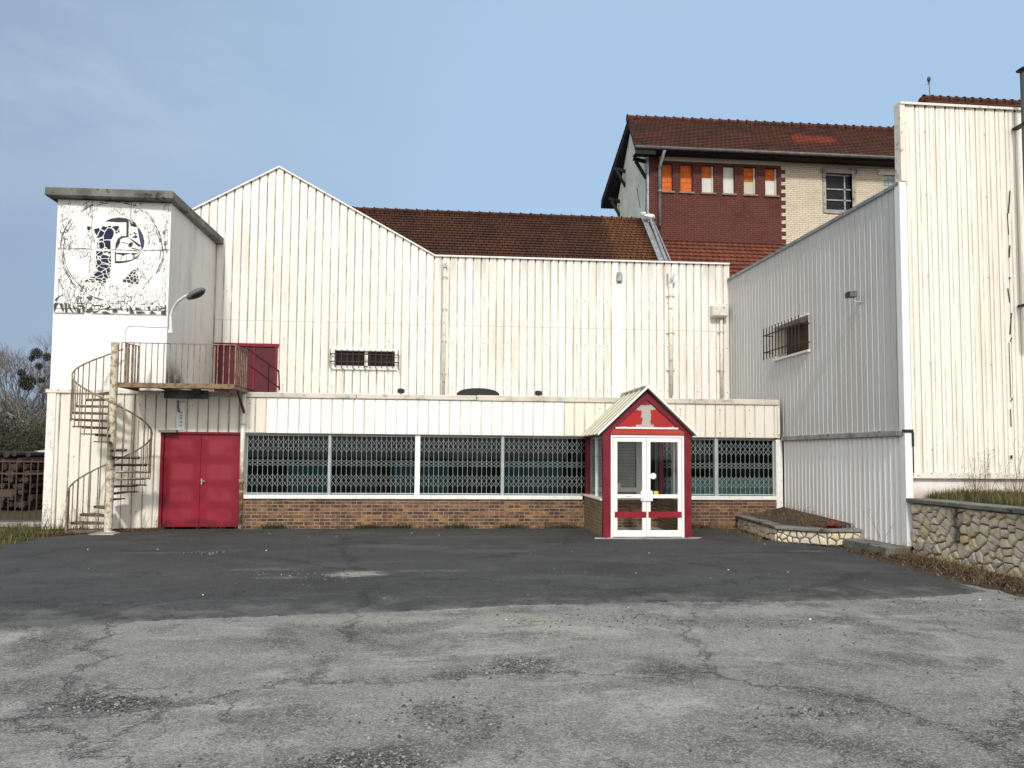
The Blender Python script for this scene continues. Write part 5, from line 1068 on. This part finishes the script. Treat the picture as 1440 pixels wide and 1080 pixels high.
def bare_tree(name, label, base, height, spread, seed, depth=6, mist=(), r0_=.16, group='bare trees behind the fence', up=.35):
    r = random.Random(seed); t = thing(name, label, 'tree', base, group); tr, cr_ = MB(), MB(); tips = []
    def grow(p, d, L_, rad, k):
        pts = [p]; q = p; dd = d
        for _ in range(3):
            dd = (dd+Vector((r.uniform(-1, 1), r.uniform(-1, 1), r.uniform(-.4, 1)*up*1.4))*.16).normalized(); q = q+dd*L_/3; pts.append(q)
        mb = tr if k >= depth-1 else cr_
        mb.tube(pts, [rad*(1-.13*i) for i in range(4)], 6 if k >= depth-1 else 3, False, r.random())
        tips.append((q, k))
        if k <= 0: return
        n_ = 3 if k < depth else 4
        for j in range(n_):
            an = r.uniform(.3, .75)*spread; ax = dd.orthogonal(); ax.rotate(Matrix.Rotation(r.uniform(0, 6.28), 3, dd)); nd = dd.copy(); nd.rotate(Matrix.Rotation(an, 3, ax)); nd = (nd+Vector((0, 0, up*.35))).normalized()
            st = pts[r.choice((2, 3))] if j else q
            grow(st, nd, L_*r.uniform(.68, .85), max(.006, rad*r.uniform(.52, .68)), k-1)
    grow(Vector(base), Vector((0, 0, 1)), height*.27, r0_, depth)
    tr.build('trunk', M['bark'], t); cr_.build('crown', M['twig'], t)
    for (mx, my, mz, mr) in mist:
        b = MB(); c = Vector((mx, my, mz))
        for _ in range(1300):
            v = Vector((r.gauss(0, 1), r.gauss(0, 1), r.gauss(0, 1))).normalized()*mr*r.random()**.35; a = Vector((r.gauss(0, 1), r.gauss(0, 1), r.gauss(0, 1))).normalized()*mr*.14; e = a.orthogonal().normalized()*mr*.05
            b.add([c+v-e, c+v+e, c+v+a], [(0, 1, 2)], r.random())
        b.build('mistletoe', M['mistletoe'], t)
    return t
TY = 38.
def tp(px, py, y=TY): return oY(px, py, y)
ms = [(*tp(38, 538), .40), (*tp(51, 497), .28), (*tp(66, 502), .22), (*tp(55, 515), .18), (*tp(30, 524), .2), (*tp(58, 535), .15), (*tp(45, 504), .16)]
bare_tree('bare_tree', 'tall bare tree with dark mistletoe balls behind the fence', (tp(46, 640).x, TY, 0), 7.2, .95, 3, 7, ms, .14, up=.6)
bare_tree('bare_tree', 'slender bare tree rising left of the mistletoe tree', (tp(5, 640, 40).x, 40, 0), 6.0, 1.0, 8, 6, (), .11)
bare_tree('bare_tree', 'bare tree half hidden by the corner of the white building', (tp(82, 640, 44).x, 44, 0), 6.0, 1.1, 12, 6, (), .12)
def thicket(label, x_, y_, h_, w_, seed):
    r = random.Random(seed); t = thing('bush', label, 'bush', (x_, y_, 0), 'bushes under the bare trees'); st = MB(); lf = MB()
    for _ in range(26):
        a = r.uniform(0, 6.28); d = Vector((math.cos(a)*.5, math.sin(a)*.5, 1)).normalized(); p = Vector((x_+r.uniform(-.4, .4)*w_, y_+r.uniform(-.5, .5), 0)); pts = [p]
        for k in range(5): d = (d+Vector((r.uniform(-.3, .3), r.uniform(-.3, .3), r.uniform(-.05, .15)))).normalized(); p = p+d*h_*r.uniform(.14, .22); pts.append(p)
        st.tube(pts, [.03, .025, .018, .012, .008, .004], 3, False)
        for q in pts[1:]:
            for _ in range(34):
                v = q+Vector((r.gauss(0, .32), r.gauss(0, .32), r.gauss(0, .28))); 
                if v.z < .02: continue
                L2 = Vector((r.gauss(0, 1), r.gauss(0, 1), r.gauss(0, 1))).normalized()*r.uniform(.06, .2); e = L2.orthogonal().normalized()*r.uniform(.008, .03); lf.add([v-e, v+e, v+L2], [(0, 1, 2)], r.random())
    st.build('stems', M['bark'], t); lf.build('twigs', M['bush'], t)
for i, (px, y_, h_, lb) in enumerate(((8, 33, 2.9, 'brown twiggy bush behind the log pile at the fence end'), (30, 35, 3.2, 'taller brown bush below the mistletoe tree'), (56, 34, 2.9, 'dark green bush beside the shed'), (76, 36, 3.4, 'tangled bush just behind the white building corner'), (-25, 34, 4., 'wide brown bush past the fence end'), (18, 42, 4., 'far grey bush between the two bare trees'), (50, 43, 3.8, 'far bush behind the shed roof'))):
    thicket(lb, tp(px, 640, y_).x, y_, h_, 3., 50+i)

# ------------------------------------------------------------------ light, sky
EL, AZs = R(38), R(4.5)      # sun behind the camera, a little to the left, veiled by thin haze
S = Vector((-math.sin(AZs)*math.cos(EL), -math.cos(AZs)*math.cos(EL), math.sin(EL)))
sun = bpy.data.lights.new('sun', 'SUN'); sun.energy = 2.6; sun.angle = R(5.5); sun.color = (1, .955, .88)
so = bpy.data.objects.new('sun', sun); COL.objects.link(so); so.rotation_euler = S.to_track_quat('Z', 'Y').to_euler()
w = bpy.data.worlds.new('World'); sc.world = w; w.use_nodes = True; nt = w.node_tree; bg = nt.nodes['Background']
def nn(t, **k):
    n = nt.nodes.new(t); [setattr(n, a, v) for a, v in k.items()]; return n
def ln(a, b): nt.links.new(a, b)
sky = nn('ShaderNodeTexSky', sky_type='NISHITA'); sky.sun_disc = False; sky.sun_elevation = EL; sky.sun_rotation = math.pi+AZs; sky.dust_density = 2.5; sky.ozone_density = 2.0
tc = nn('ShaderNodeTexCoord'); sep = nn('ShaderNodeSeparateXYZ'); ln(tc.outputs['Generated'], sep.inputs[0])
def mr(src, a, b, c, d):
    n = nn('ShaderNodeMapRange', interpolation_type='SMOOTHSTEP'); ln(src, n.inputs[0])
    for i, v in enumerate((a, b, c, d)): n.inputs[i+1].default_value = v
    return n.outputs[0]
def mixc(f, a, b):
    n = nn('ShaderNodeMix', data_type='RGBA')
    for sk, v in ((n.inputs[0], f), (n.inputs[6], a), (n.inputs[7], b)):
        if isinstance(v, bpy.types.NodeSocket): ln(v, sk)
        else: sk.default_value = v
    return n.outputs[2]
def cloud(scale, zs, det, loc):
    mp = nn('ShaderNodeMapping'); mp.inputs['Scale'].default_value = (1, 1, zs); mp.inputs['Location'].default_value = loc; n = nn('ShaderNodeTexNoise'); n.inputs['Scale'].default_value = scale; n.inputs['Detail'].default_value = det; n.inputs['Roughness'].default_value = .58
    ln(tc.outputs['Generated'], mp.inputs[0]); ln(mp.outputs[0], n.inputs['Vector']); return n.outputs['Fac']
veil = mixc(mr(sep.outputs[0], -.62, .12, 0, 1), (2.75, 3.6, 4.85, 1), (3.6, 5.15, 7.15, 1))
veil = mixc(mr(sep.outputs[2], .02, .30, .35, 0), veil, (2.7, 3.5, 4.4, 1))
c1 = mixc(.88, sky.outputs[0], veil)
cm = nn('ShaderNodeMath', operation='MULTIPLY'); ln(mr(cloud(2.0, 2.4, 7, (.3, .2, 0)), .42, .75, 0, .75), cm.inputs[0]); ln(mr(sep.outputs[0], -.05, -.5, .12, 1), cm.inputs[1])
cm2 = nn('ShaderNodeMath', operation='MULTIPLY'); ln(cm.outputs[0], cm2.inputs[0]); ln(mr(sep.outputs[2], .2, .45, .1, 1), cm2.inputs[1])
c2 = mixc(cm2.outputs[0], c1, (5.0, 5.9, 6.8, 1))
ny = nn('ShaderNodeMath', operation='MULTIPLY'); ny.inputs[1].default_value = -1; ln(sep.outputs[1], ny.inputs[0])
c3 = mixc(mr(ny.outputs[0], -.45, .8, 0, 1), c2, (11.3, 11.1, 10.6, 1))      # the veiled side of the sky round the sun
ln(c3, bg.inputs[0]); bg.inputs[1].default_value = .12
sc.view_settings.view_transform = 'Standard'; sc.view_settings.look = 'None'; sc.view_settings.gamma = 1; sc.view_settings.exposure = 0
sc.cycles.max_bounces = 6; sc.cycles.transparent_max_bounces = 12
for o in bpy.data.objects:
    if '_w' in o: del o['_w']
